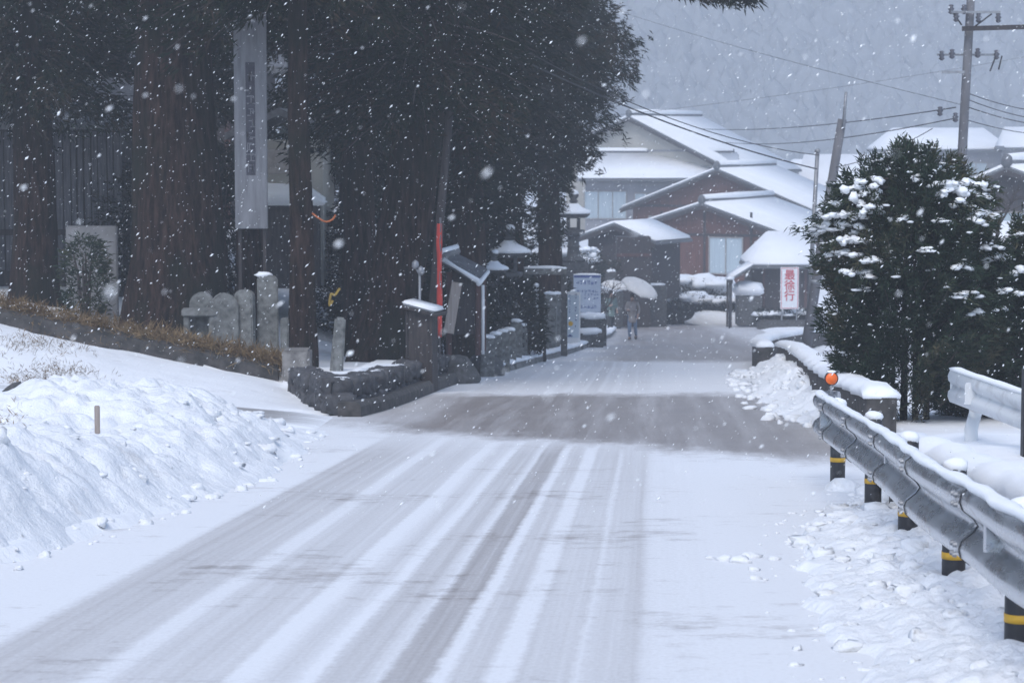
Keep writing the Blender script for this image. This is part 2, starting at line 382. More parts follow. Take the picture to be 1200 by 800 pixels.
# ------------------------------------------------------------------ road sheet, lateral position in the UV
def cx_track(y): return -1.0 + 0.0596 * y - 0.00012 * np.maximum(0, y - 40) ** 2
ys = np.concatenate([np.arange(-20, 5, 1.0), np.arange(5, 60, 0.3), np.arange(60, 131, 1.0)])
ts = np.linspace(0, 1, 41)
T, Y = np.meshgrid(ts, ys); T = T.ravel(); Y = Y.ravel()
mouth = 1.2 * np.exp(-((Y - 29.5) / 1.5) ** 4)
X = Lx(Y) - 0.12 - mouth + (Rx(Y) - Lx(Y) + 0.3 + mouth) * T
i = np.arange(len(ys) * 41).reshape(-1, 41)
F = np.stack([i[:-1, :-1], i[:-1, 1:], i[1:, 1:], i[1:, :-1]], -1).reshape(-1, 4)
Zr = base_abs(Y) + 0.008 * (vnoise(X * 0.6, Y * 0.3, 9) - 0.5)
def road_mat():
    m, t, b = new_mat('snowy asphalt road')
    uv = nd(t, 'ShaderNodeUVMap'); sep = nd(t, 'ShaderNodeSeparateXYZ'); t.links.new(uv.outputs[0], sep.inputs[0])
    u, v = sep.outputs[0], sep.outputs[1]
    def uvm(sx, sy):
        mp = nd(t, 'ShaderNodeMapping'); mp.inputs['Scale'].default_value = (sx, sy, 1); t.links.new(uv.outputs[0], mp.inputs[0]); return mp.outputs[0]
    wob = mth(t, 'MULTIPLY', mth(t, 'SUBTRACT', tex(t, uvm(0.3, 0.16), 1.0, 2), 0.5), 0.10)
    wob2 = mth(t, 'MULTIPLY', mth(t, 'SUBTRACT', tex(t, uvm(5, 5), 1.6, 6, 0.75), 0.5), 0.09)
    uw = mth(t, 'ADD', u, mth(t, 'ADD', wob, wob2))
    A = [(-9, 1.000), (-2.02, 1.000), (-1.98, 0.641), (-1.62, 0.612), (-1.605, 0.864), (-1.58, 0.670), (-1.40, 0.684), (-1.36, 0.940), (-1.27, 0.940), (-1.22, 0.742), (-.98, 0.713), (-.79, 0.756), (-.77, 1.000), (-.65, 1.000), (-.63, 0.785), (-.49, 0.756), (-.47, 1.000), (-.40, 1.000), (-.37, 0.684), (-.18, 0.648), (-.165, 0.920), (-.11, 0.920), (-.095, 0.50), (.08, 0.48), (.10, 0.950), (.15, 1.000), (.17, 0.698), (.30, 0.713), (.32, 0.980), (.42, 0.980), (.44, 0.742), (.66, 0.727)]
    B = [(.65, 0.727), (.67, 0.930), (.69, 0.930), (.71, 0.727), (.80, 0.756), (.94, 0.713), (.97, 0.940), (1.5, 1.000), (6, 1.000)]
    ra = ramp(t, mth(t, 'MULTIPLY', mth(t, 'ADD', uw, 9), 1 / 10.0), [((p + 9) / 10.0, c) for p, c in A])
    rb = ramp(t, mth(t, 'MULTIPLY', mth(t, 'ADD', uw, 4), 1 / 10.0), [((p + 4) / 10.0, c) for p, c in B])
    cov = mth(t, 'MINIMUM', mth(t, 'MAXIMUM', ra, mth(t, 'GREATER_THAN', uw, .66)), mth(t, 'MAXIMUM', rb, mth(t, 'LESS_THAN', uw, .655)))
    # fine tread lines and wind-drifted cross streaks
    ch = mth(t, 'SINE', mth(t, 'ADD', mth(t, 'MULTIPLY', v, 70.0), mth(t, 'MULTIPLY', mth(t, 'ABSOLUTE', mth(t, 'SINE', mth(t, 'MULTIPLY', u, 24.0))), 3.0)))
    chf = tex(t, uvm(1.2, 0.25), 1.0, 3, 0.6)
    tread = mth(t, 'ADD', tex(t, uvm(17, 0.10), 1.0, 3, 0.6), mth(t, 'MULTIPLY', ch, mth(t, 'MULTIPLY', chf, 0.05)))
    cov = mth(t, 'ADD', cov, mth(t, 'MULTIPLY', mth(t, 'SUBTRACT', tread, 0.52), mth(t, 'MULTIPLY', mth(t, 'SUBTRACT', 1.05, cov), 1.15)))
    big = tex(t, uvm(0.5, 0.5), 1.0, 5, 0.65)
    strk = tex(t, uvm(1.6, 2.8), 2.0, 8, 0.75)
    thin = ramp(t, mth(t, 'ADD', mth(t, 'MULTIPLY', big, 0.5), mth(t, 'MULTIPLY', strk, 0.5)), [(0.54, 0), (0.66, 0.5)])
    cov = mth(t, 'SUBTRACT', cov, thin)
    # farther on the tracks are snowed over
    far = ramp(t, mth(t, 'MULTIPLY', v, 1 / 100.0), [(0.235, 0), (0.27, 0.75), (0.40, 0.68), (0.55, 0.6)])
    cov = mth(t, 'ADD', mth(t, 'MULTIPLY', cov, mth(t, 'SUBTRACT', 1, far)), mth(t, 'MULTIPLY', far, 0.95))
    # bare wet strip 1 (between the driveway and the lee of the trees) and strip 2 further down
    edge = mth(t, 'ADD', mth(t, 'MULTIPLY', mth(t, 'SUBTRACT', tex(t, uvm(0.9, 0.35), 1.0, 6, 0.6), 0.5), 4.2), mth(t, 'MULTIPLY', mth(t, 'SUBTRACT', tex(t, uvm(5, 2.2), 1.0, 7, 0.75), 0.5), 3.0))
    vv = mth(t, 'ADD', v, edge)
    lo = mth(t, 'ADD', vv, mth(t, 'MULTIPLY', u, 1.1))
    s1 = mth(t, 'MULTIPLY', ramp(t, mth(t, 'MULTIPLY', lo, 0.01), [(0.248, 0), (0.268, 1)]), ramp(t, mth(t, 'MULTIPLY', vv, 0.01), [(0.372, 1), (0.392, 0)]))
    s1 = mth(t, 'MULTIPLY', s1, ramp(t, mth(t, 'MULTIPLY', mth(t, 'ADD', mth(t, 'ADD', u, 5), mth(t, 'MULTIPLY', edge, 0.25)), 0.1), [(0.12, 0.0), (0.23, 0.55), (0.34, 0.95), (0.74, 0.95), (0.84, 0.4)]))
    s2 = ramp(t, mth(t, 'MULTIPLY', vv, 0.01), [(0.555, 0), (0.585, 1), (0.9, 1), (1.0, 1)])
    s2 = mth(t, 'MULTIPLY', s2, ramp(t, mth(t, 'MULTIPLY', mth(t, 'ADD', u, 8), 0.0625), [(0.44, 0.12), (0.53, 1), (0.74, 1), (0.80, 0.5)]))
    sp = tex(t, uvm(9, 5), 3.0, 6, 0.7)
    bare = mth(t, 'MULTIPLY', mth(t, 'MAXIMUM', s1, s2), ramp(t, sp, [(0.30, 0.66), (0.62, 1)]))
    lane = tex(t, uvm(2.6, 0.10), 1.0, 5, 0.7)
    bare = mth(t, 'MULTIPLY', bare, ramp(t, lane, [(0.34, 0.74), (0.55, 1)]))
    bare = mth(t, 'MAXIMUM', bare, 0, clamp=True)
    cov = mth(t, 'MINIMUM', cov, mth(t, 'SUBTRACT', 1, bare))
    grain = tex(t, uvm(40, 24), 1.0, 3, 0.7)
    cov = mth(t, 'ADD', cov, mth(t, 'MULTIPLY', mth(t, 'SUBTRACT', grain, 0.5), 0.40), clamp=True)
    an = tex(t, uvm(30, 30), 3, 3)
    asph = ramp(t, mth(t, 'ADD', mth(t, 'MULTIPLY', an, 0.5), mth(t, 'MULTIPLY', tex(t, uvm(0.8, 0.5), 2, 6, 0.7), 0.5)), [(0.36, (0.125, 0.098, 0.085)), (0.7, (0.215, 0.175, 0.152))])
    t.links.new(mixc(t, cov, asph, (0.72, 0.735, 0.76)), b.inputs['Base Color'])
    t.links.new(ramp(t, cov, [(0.1, 0.40), (0.7, 0.8)]), b.inputs['Roughness'])
    b.inputs['Specular IOR Level'].default_value = 0.3
    bump(t, b, mth(t, 'ADD', cov, mth(t, 'MULTIPLY', strk, 0.3)), 0.35, 0.015)
    return m
uv = np.stack([X - cx_track(Y), Y], 1)
r = arrays('road', np.stack([X, Y, Zr], 1), F, road_mat(), smooth=True, uv=uv); tag(r, kind='structure')

# ------------------------------------------------------------------ driveway climbing away to the left
def dc(x): return 29.6 + 0.13 * np.clip(-2 - x, 0, 20)
xs = np.arange(-14, -1.9, 0.2); ts = np.linspace(-1, 1, 15)
Xg, T = np.meshgrid(xs, ts); Xg = Xg.ravel(); T = T.ravel()
Yg = dc(Xg) + T * 1.6
i = np.arange(len(Xg)).reshape(15, -1)
F = np.stack([i[:-1, :-1], i[:-1, 1:], i[1:, 1:], i[1:, :-1]], -1).reshape(-1, 4)
Zg = terr_z(Xg, Yg) + 0.012 - 0.045 * sstep(0.85, 1, np.abs(T)) - 0.07 * sstep(-2.5, -2.0, Xg)
def drive_mat():
    m, t, b = new_mat('snowy driveway')
    uv = nd(t, 'ShaderNodeUVMap'); sep = nd(t, 'ShaderNodeSeparateXYZ'); t.links.new(uv.outputs[0], sep.inputs[0])
    mp = nd(t, 'ShaderNodeMapping'); mp.inputs['Scale'].default_value = (0.5, 7, 1); t.links.new(uv.outputs[0], mp.inputs[0])
    n = tex(t, mp.outputs[0], 1.3, 6, 0.65)
    tr = ramp(t, mth(t, 'ADD', mth(t, 'MULTIPLY', sep.outputs[1], 0.25), 0.5), [(0.1, 1), (0.2, .6), (0.34, .45), (0.42, .95), (0.58, .95), (0.64, .5), (0.8, .55), (0.9, 1)])
    c = mth(t, 'ADD', tr, mth(t, 'MULTIPLY', mth(t, 'SUBTRACT', n, 0.45), 1.1), clamp=True)
    mo = ramp(t, mth(t, 'MULTIPLY', mth(t, 'ADD', sep.outputs[0], 14), 1 / 14.0), [(0.68, 1), (0.75, 0.15), (0.86, 0.0)])
    c = mth(t, 'MULTIPLY', c, mth(t, 'ADD', mo, mth(t, 'MULTIPLY', n, 0.3)), clamp=True)
    en = mth(t, 'ADD', sep.outputs[0], mth(t, 'MULTIPLY', mth(t, 'SUBTRACT', n, 0.5), 2.6))
    c = mth(t, 'MAXIMUM', c, ramp(t, mth(t, 'MULTIPLY', mth(t, 'ADD', en, 4), 0.25), [(0.20, 0), (0.42, 0.96)]))
    ew = mth(t, 'ADD', mth(t, 'ABSOLUTE', sep.outputs[1]), mth(t, 'MULTIPLY', mth(t, 'SUBTRACT', n, 0.5), 0.8))
    c = mth(t, 'MAXIMUM', c, ramp(t, mth(t, 'MULTIPLY', ew, 0.5), [(0.50, 0), (0.68, 1)]))
    t.links.new(mixc(t, c, (0.20, 0.185, 0.18), (0.83, 0.85, 0.88)), b.inputs['Base Color']); b.inputs['Roughness'].default_value = 0.7
    bump(t, b, c, 0.4, 0.03); return m
d = arrays('driveway', np.stack([Xg, Yg, Zg], 1), F, drive_mat(), smooth=True, uv=np.stack([Xg, T * 1.6], 1)); tag(d, kind='structure')

# ------------------------------------------------------------------ ploughed snow: ridges with lumps
def ridge(name, y0, y1, fn, width, side, step=0.05, nt=90, seed=0):
    """fn(y, t) -> height at distance t from the inner edge; side -1 left of the road, +1 right"""
    ysr = np.arange(y0, y1, step); tt = np.linspace(0, 1, nt) ** 1.1
    T, Yr = np.meshgrid(tt, ysr); T = T.ravel() * width; Yr = Yr.ravel()
    edge = 0.12 * sstep(22, 25, Yr) + 0.45 * (fbm(Yr * 0.7, Yr * 0 + 3, seed + 30, 4) - 0.5) + 0.25 * (fbm(Yr * 3, Yr * 0, seed + 31, 3) - 0.5)
    Xe = (Lx(Yr) + edge) if side < 0 else (Rx(Yr) + edge)
    Xr = Xe + side * T
    h = fn(Yr, T, Xr)
    lump = fbm(Xr * 1.3, Yr * 1.0, seed + 40, 4, 2) - 0.55
    fine = fbm(Xr * 5, Yr * 4.2, seed + 41, 4, 2) - 0.6
    Zr = base_abs(Yr) + np.maximum(rel(Xr, Yr), 0) * sstep(0, 0.4, T) + h * (1 + 0.9 * lump) + 0.15 * fine * np.clip(h * 5, 0, 1) - 0.03 + 0.03 * sstep(0, 0.1, T)
    i = np.arange(len(ysr) * nt).reshape(-1, nt)
    F = np.stack([i[:-1, :-1], i[:-1, 1:], i[1:, 1:], i[1:, :-1]], -1).reshape(-1, 4)
    return np.stack([Xr, Yr, Zr], 1), F
def clods(mb, spots):
    for x, y, s in spots:
        mb.blob((x, y, zat(x, y) + s * 0.1), (s * random.uniform(.8, 1.4), s * random.uniform(.7, 1.2), s * random.uniform(.5, .8)), n=8, k=5, amp=0.3)
def chunks(mb, V, n, seed, s0=.02, s1=.09):
    rr = random.Random(seed); st = random.getstate(); random.seed(seed)
    for k in range(n):
        p = V[rr.randrange(len(V))]; s = s0 + (s1 - s0) * rr.random() ** 4
        mb.blob((p[0], p[1], p[2] - s * .1), (s * rr.uniform(.8, 1.6), s * rr.uniform(.7, 1.4), s * rr.uniform(.45, .9)), n=8, k=6, amp=.45, box=.85)
    random.setstate(st)
def snow_obj(name, V, F, spots, nch=330):
    o = arrays(name, V, F, M['snow_lump'], smooth=True)
    mb = MB(); clods(mb, spots)
    chunks(mb, V[(V[:, 1] > 8)], nch, len(V) % 97)
    c = mb.build(name, M['snow_lump'], smooth=True)
    o2 = bpy.data.meshes.new(name); bm = bmesh.new(); bm.from_mesh(o.data); bm.from_mesh(c.data); bm.to_mesh(o2); bm.free()
    o2.materials.append(M['snow_lump']); o2.polygons.foreach_set('use_smooth', [True] * len(o2.polygons))
    o.data = o2; bpy.data.objects.remove(c); tag(o, kind='stuff'); return o
def hl(y, t, x):
    p = sstep(3, 6, y) * sstep(28.2, 24.6, y)
    return 0.50 * p * (sstep(-.12, .95, t) * sstep(4.2, 1.9, t)) * (0.85 + 0.25 * np.sin(y * 0.9))
V, F = ridge('a', 3, 28.0, hl, 4.5, -1, seed=1)
sp = [(float(Lx(y)) + random.uniform(-.45, .16), y, random.choice([.012, .016, .02, .03, .05])) for y in [random.uniform(9, 27) for _ in range(170)]]
o = snow_obj('ploughed_snow', V, F, sp)
tag(o, 'lumpy white snow heap ploughed between the road and the side driveway', 'snow bank')
# right heap, under the steel guardrail
_re = np.array([(3, .2), (8, 1.0), (9.85, 1.38), (12, 1.6), (15.2, 1.72), (17.3, 2.3), (18.5, 2.75)], float)
def ridge_r(y0, y1, xe, hfn, width, seed, step=0.045, nt=80):
    ysr = np.arange(y0, y1, step); tt = np.linspace(0, 1, nt)
    T, Yr = np.meshgrid(tt, ysr); T = T.ravel(); Yr = Yr.ravel()
    edge = 0.35 * (fbm(Yr * 0.9, Yr * 0 + 3, seed + 30, 4) - 0.5) + 0.2 * (fbm(Yr * 4, Yr * 0, seed + 31, 3) - 0.5)
    Xr = xe(Yr) + edge + T * width(Yr)
    h = hfn(Yr, T * width(Yr))
    lump = fbm(Xr * 1.6, Yr * 1.2, seed + 40, 4, 2) - 0.55; fine = fbm(Xr * 6, Yr * 5, seed + 41, 4, 2) - 0.6
    Zr = base_abs(Yr) + h * (1 + 0.8 * lump) + 0.13 * fine * np.clip(h * 7, 0, 1) - 0.03 + 0.03 * sstep(0, 0.08, T)
    i = np.arange(len(ysr) * nt).reshape(-1, nt)
    F = np.stack([i[:-1, :-1], i[:-1, 1:], i[1:, 1:], i[1:, :-1]], -1).reshape(-1, 4)
    return np.stack([Xr, Yr, Zr], 1), F
xe = lambda y: np.interp(y, _re[:, 0], _re[:, 1])
V, F = ridge_r(3, 18.6, xe, lambda y, t: (0.045 + 0.10 * sstep(0, .7, t) + 0.1 * sstep(.9, 1.6, t)) * sstep(18.6, 15, y) * sstep(-0.02, 0.12, t), lambda y: 3.1 - xe(y), 5)
sp = [(float(xe(y)) + random.uniform(-.3, .12), y, random.choice([.008, .010, .014, .018, .03])) for y in [random.uniform(8, 19) for _ in range(110)]]
sp += [(1.28, 14.2, .055), (1.36, 14.1, .06), (1.2, 14.3, .03), (1.45, 14.35, .05), (2.7, 19.3, .12), (2.85, 19.0, .1), (2.9, 18.2, .13)]
o = snow_obj('ploughed_snow', V, F, sp, 190)
tag(o, 'low lumpy snow heap pushed up under the steel guardrail posts', 'snow bank')
_r2 = np.array([(27, 3.9), (30, 3.6), (36, 3.75), (42, 4.3), (48, 4.7), (53, 5.6)], float)
xe2 = lambda y: np.interp(y, _r2[:, 0], _r2[:, 1])
xi2 = lambda y: np.interp(y, [27, 28.6, 45, 48, 53], [4.1, 4.2, 5.55, 5.6, 6.4])
V, F = ridge_r(26.5, 53, xe2, lambda y, t: (0.04 + 0.34 * sstep(0, 0.8, t)) * sstep(26.5, 31, y) * sstep(53, 48, y), lambda y: np.maximum(0.1, xi2(y) - xe2(y) + 0.3), 15, 0.1, 40)
sp = [(float(xe2(y)) + random.uniform(-.4, .2), y, random.choice([.04, .05, .08, .12])) for y in [random.uniform(27, 50) for _ in range(70)]]
o = snow_obj('ploughed_snow', V, F, sp)
tag(o, 'broken snow heap piled against the low parapet past the bare wet strip', 'snow bank')
# ================================================================== FOLIAGE
def sprays(P, D, nb, ln, wd, spread, jit, rg):
    n = len(P); P = np.repeat(P, nb, 0); D = np.repeat(D, nb, 0)
    d = D + spread * rg.normal(size=P.shape); d /= np.linalg.norm(d, axis=1, keepdims=True) + 1e-9
    p0 = P + jit * rg.normal(size=P.shape)
    L = (ln * rg.uniform(0.6, 1.25, len(P)))[:, None]
    s = np.cross(d, rg.normal(size=P.shape)); s /= np.linalg.norm(s, axis=1, keepdims=True) + 1e-9
    W = (wd * rg.uniform(0.6, 1.3, len(P)))[:, None]
    mid = p0 + d * L * 0.45; tip = p0 + d * L; tip[:, 2] -= L[:, 0] * 0.12
    V = np.stack([p0, mid + s * W / 2, tip, mid - s * W / 2], 1).reshape(-1, 3)
    return V, np.arange(len(V)).reshape(-1, 4)
def crown_data(seed, nbr, z0, z1, r0, r1, per_m, droop=0.35, lean=(0, 0), low_bias=1.5, nb=9, ln=0.20, wd=0.036):
    rg = np.random.default_rng(seed); P = []; D = []; mb = MB()
    for k in range(nbr):
        u = rg.random() ** low_bias; h = z0 + (z1 - z0) * u; az = rg.random() * 2 * math.pi
        ln_ = (float(np.interp(u, [q[0] for q in r0], [q[1] for q in r0])) if isinstance(r0, tuple) else r0 + (r1 - r0) * u) * rg.uniform(0.45, 1.12); dr = droop * rg.uniform(0.5, 1.5); rise = rg.uniform(-0.05, 0.3)
        cx, cy = lean[0] * h, lean[1] * h
        def bp(s): return np.stack([cx + np.cos(az) * s * ln_, cy + np.sin(az) * s * ln_, h + rise * s * ln_ - dr * s * s * ln_], -1)
        ss = np.linspace(0, 1, 5); mb.tube(bp(ss), [0.035, 0.03, 0.022, 0.015, 0.006], 4, caps=False)
        m = max(4, int(per_m * ln_)); s = rg.uniform(0.15, 1.0, m) ** 0.75
        p = bp(s) + rg.normal(size=(m, 3)) * (0.05 + 0.10 * s[:, None]) * np.array([1, 1, 0.8]) - np.stack([0 * s, 0 * s, rg.random(m) ** 2 * .3 * s], 1)
        d = np.stack([np.cos(az) + 0 * s, np.sin(az) + 0 * s, -0.35 + 0 * s], 1) + rg.normal(size=(m, 3)) * 0.45
        P.append(p); D.append(d)
    V, F = sprays(np.concatenate(P), np.concatenate(D), nb, ln, wd, 0.45, 0.05, rg)
    return V, F, mb
def mesh_of(o):
    me = o.data; bpy.data.objects.remove(o); return me
def trunk_mb(h, r, lean=(0, 0), n=18, flare=1.22):
    mb = MB(); zs = [-0.4, 0, 0.25, 0.7, 1.4, 2.5, 4, 6, 9, h]; pts = []; rs = []
    for z in zs:
        pts.append((lean[0] * z + 0.03 * math.sin(z), lean[1] * z, z)); t = max(z, 0) / h
        rs.append(r * (1 - 0.8 * t) * (1 + (flare - 1) * math.exp(-max(z, 0) / 0.5)))
    mb.tube(pts, rs, n, jit=0.07); return mb
def tree(name, label, px, Y, h, r, crown, group='cedars along the left of the road', lean=(0, 0), cat='tree', rz=None, cz=0.0):
    x = (px - CX) / FPX * Y; t = thing(name, label, cat, (x, Y, zat(x, Y)), 0, group)
    trunk_mb(h, r, lean).build('trunk', M['bark'], t, True)
    me, bme = crown
    a = random.uniform(0, 6.28) if rz is None else rz
    c = bpy.data.objects.new('crown', me); COL.objects.link(c); c.parent = t; c.rotation_euler.z = a
    b = bpy.data.objects.new('branches', bme); COL.objects.link(b); b.parent = c; b['kind'] = 'thing'
    c.location = (lean[0] * 4, lean[1] * 4, cz)
    return t
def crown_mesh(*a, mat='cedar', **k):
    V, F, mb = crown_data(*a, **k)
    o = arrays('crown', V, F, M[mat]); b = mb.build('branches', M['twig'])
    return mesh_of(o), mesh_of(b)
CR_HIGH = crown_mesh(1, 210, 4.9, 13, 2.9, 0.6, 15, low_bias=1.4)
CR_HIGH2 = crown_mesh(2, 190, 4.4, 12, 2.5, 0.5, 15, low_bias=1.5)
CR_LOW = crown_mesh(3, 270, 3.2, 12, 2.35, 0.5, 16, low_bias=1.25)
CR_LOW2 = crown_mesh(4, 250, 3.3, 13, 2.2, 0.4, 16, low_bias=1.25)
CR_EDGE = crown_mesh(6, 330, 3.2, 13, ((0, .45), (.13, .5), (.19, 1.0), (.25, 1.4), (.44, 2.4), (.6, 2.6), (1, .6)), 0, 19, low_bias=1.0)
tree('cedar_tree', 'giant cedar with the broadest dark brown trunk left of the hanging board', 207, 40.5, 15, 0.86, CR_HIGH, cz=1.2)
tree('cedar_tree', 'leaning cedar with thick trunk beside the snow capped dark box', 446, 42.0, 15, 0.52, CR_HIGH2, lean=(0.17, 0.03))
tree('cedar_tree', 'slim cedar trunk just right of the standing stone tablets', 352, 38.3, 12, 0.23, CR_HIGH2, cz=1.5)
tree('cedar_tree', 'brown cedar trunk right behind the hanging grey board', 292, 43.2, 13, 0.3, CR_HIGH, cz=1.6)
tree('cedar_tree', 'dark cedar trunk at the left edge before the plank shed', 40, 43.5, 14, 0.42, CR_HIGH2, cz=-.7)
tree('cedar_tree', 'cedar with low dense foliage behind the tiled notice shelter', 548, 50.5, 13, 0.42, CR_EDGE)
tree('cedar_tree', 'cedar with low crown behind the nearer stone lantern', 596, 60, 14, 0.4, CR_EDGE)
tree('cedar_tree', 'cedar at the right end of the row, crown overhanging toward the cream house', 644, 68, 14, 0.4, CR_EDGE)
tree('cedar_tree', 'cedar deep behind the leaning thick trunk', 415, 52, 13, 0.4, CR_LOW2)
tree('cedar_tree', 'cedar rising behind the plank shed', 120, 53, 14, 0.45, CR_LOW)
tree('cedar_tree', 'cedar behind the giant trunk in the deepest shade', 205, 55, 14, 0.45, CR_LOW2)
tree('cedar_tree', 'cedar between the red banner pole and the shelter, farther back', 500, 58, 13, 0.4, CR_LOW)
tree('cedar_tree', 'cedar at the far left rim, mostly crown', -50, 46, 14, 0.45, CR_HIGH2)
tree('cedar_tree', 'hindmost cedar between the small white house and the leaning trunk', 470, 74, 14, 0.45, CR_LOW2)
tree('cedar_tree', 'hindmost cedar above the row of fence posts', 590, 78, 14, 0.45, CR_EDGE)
# a long limb reaching over the road from the row
V, F, mbb = crown_data(9, 1, 0, 0.1, 0.1, 0.1, 20)
P = []; D = []; rg = np.random.default_rng(5); limb = MB()
a0 = at(560, -75, 45); a1 = at(800, -14, 45)
t = thing('cedar_tree', 'cedar whose long limb dips into the sky at the top edge', 'tree', (-2.9, 45, zat(-2.9, 45)), 0, 'cedars along the left of the road')
trunk_mb(14, 0.36).build('trunk', M['bark'], t, True)
o0 = t.location
c = bpy.data.objects.new('crown', CR_HIGH[0]); COL.objects.link(c); c.parent = t; c.location.z = 1.2
pts = [Vector((0, 0, a0.z - o0.z)), a0 - o0, (a0 + a1) / 2 - o0 + Vector((0, 0, .1)), a1 - o0, at(880, -4, 45) - o0]
limb.tube(pts, [.12, .09, .06, .04, .01], 6)
for k in range(420):
    s = rg.random() ** 0.7 * 2.99 + 1; i = int(s); f = s - i
    p = pts[i] * (1 - f) + pts[min(i + 1, 4)] * f if i < 4 else pts[4]
    P.append([p.x + rg.normal() * .12, p.y + rg.normal() * .15, p.z + rg.normal() * .07 - .02]); D.append([.8 + rg.normal() * .3, rg.normal() * .5, -.25])
limb.build('limb', M['bark'], t, True)
V, F = sprays(np.array(P), np.array(D), 9, 0.19, 0.035, 0.4, 0.04, rg); arrays('limb_foliage', V, F, M['cedar'], t)

# understory evergreens
def shrub(name, label, x, y, R, H, mat='cedar', n=900, group=None, up=0.3, seed=0, snow=0, cat='shrub', blade=(0.15, 0.035)):
    rg = np.random.default_rng(seed + 50); z = zat(x, y); t = thing(name, label, cat, (x, y, z), 0, group)
    u = rg.random(n); th = rg.random(n) * 6.283; rr = R * np.sqrt(np.clip(1 - (2 * u * 0.95 - 0.75) ** 2 / 1.6, 0.03, 1)) * rg.uniform(0.35, 1.05, n) ** 0.6
    P = np.stack([rr * np.cos(th), rr * np.sin(th), H * (0.06 + 0.94 * u)], 1)
    D = np.stack([np.cos(th), np.sin(th), up + 0 * th], 1)
    V, F = sprays(P, D, 8, blade[0], blade[1], 0.5, 0.05, rg); arrays('foliage', V, F, M[mat], t)
    mb = MB()
    for k in range(5):
        a = rg.random() * 6.28; mb.tube([(0.05 * math.cos(a), 0.05 * math.sin(a), -0.2), (R * .3 * math.cos(a), R * .3 * math.sin(a), H * .5), (R * .5 * math.cos(a), R * .5 * math.sin(a), H * .85)], [.04, .03, .01], 5)
    mb.build('stems', M['twig'], t)
    if snow:
        s = MB()
        for k in range(snow):
            a = rg.random() * 6.28; q = rg.random() ** 0.6; hh = H * math.sqrt(max(0.1, 1 - (q * .9) ** 2))
            s.blob((R * q * math.cos(a), R * q * math.sin(a), hh), (rg.uniform(.08, .2) * R * 1.2, rg.uniform(.08, .16) * R * 1.2, .05 + .05 * R), n=8, k=5, amp=.3)
        s.build('snow', M['snow'], t, True)
    return t
gU = 'evergreen shrubs added as dark fill under the cedars'  # shrubs added to keep the gaps between trunks dark against the snow
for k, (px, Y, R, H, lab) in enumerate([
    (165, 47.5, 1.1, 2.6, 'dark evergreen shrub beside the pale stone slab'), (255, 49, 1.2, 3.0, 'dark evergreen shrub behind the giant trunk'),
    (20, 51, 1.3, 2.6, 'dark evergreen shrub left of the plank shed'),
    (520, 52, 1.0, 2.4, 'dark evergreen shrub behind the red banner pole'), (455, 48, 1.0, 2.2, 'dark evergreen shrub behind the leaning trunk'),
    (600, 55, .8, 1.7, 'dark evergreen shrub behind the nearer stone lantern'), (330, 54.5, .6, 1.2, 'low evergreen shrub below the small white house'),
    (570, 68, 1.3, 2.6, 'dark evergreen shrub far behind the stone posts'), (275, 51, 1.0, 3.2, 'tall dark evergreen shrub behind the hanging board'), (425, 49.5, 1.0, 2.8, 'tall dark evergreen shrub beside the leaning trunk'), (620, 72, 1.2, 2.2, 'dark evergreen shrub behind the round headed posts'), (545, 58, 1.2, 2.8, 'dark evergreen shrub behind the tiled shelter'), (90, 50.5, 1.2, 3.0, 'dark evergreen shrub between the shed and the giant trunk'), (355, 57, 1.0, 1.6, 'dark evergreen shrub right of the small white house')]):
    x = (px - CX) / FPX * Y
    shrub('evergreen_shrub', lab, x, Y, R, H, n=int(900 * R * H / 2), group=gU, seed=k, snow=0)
x = (100 - CX) / FPX * 41.2
shrub('small_conifer', 'small green conifer sapling in front of the pale stone slab', x, 41.2, .42, 1.35, n=240, seed=77, mat='yew', cat='sapling', blade=(.13, .03))

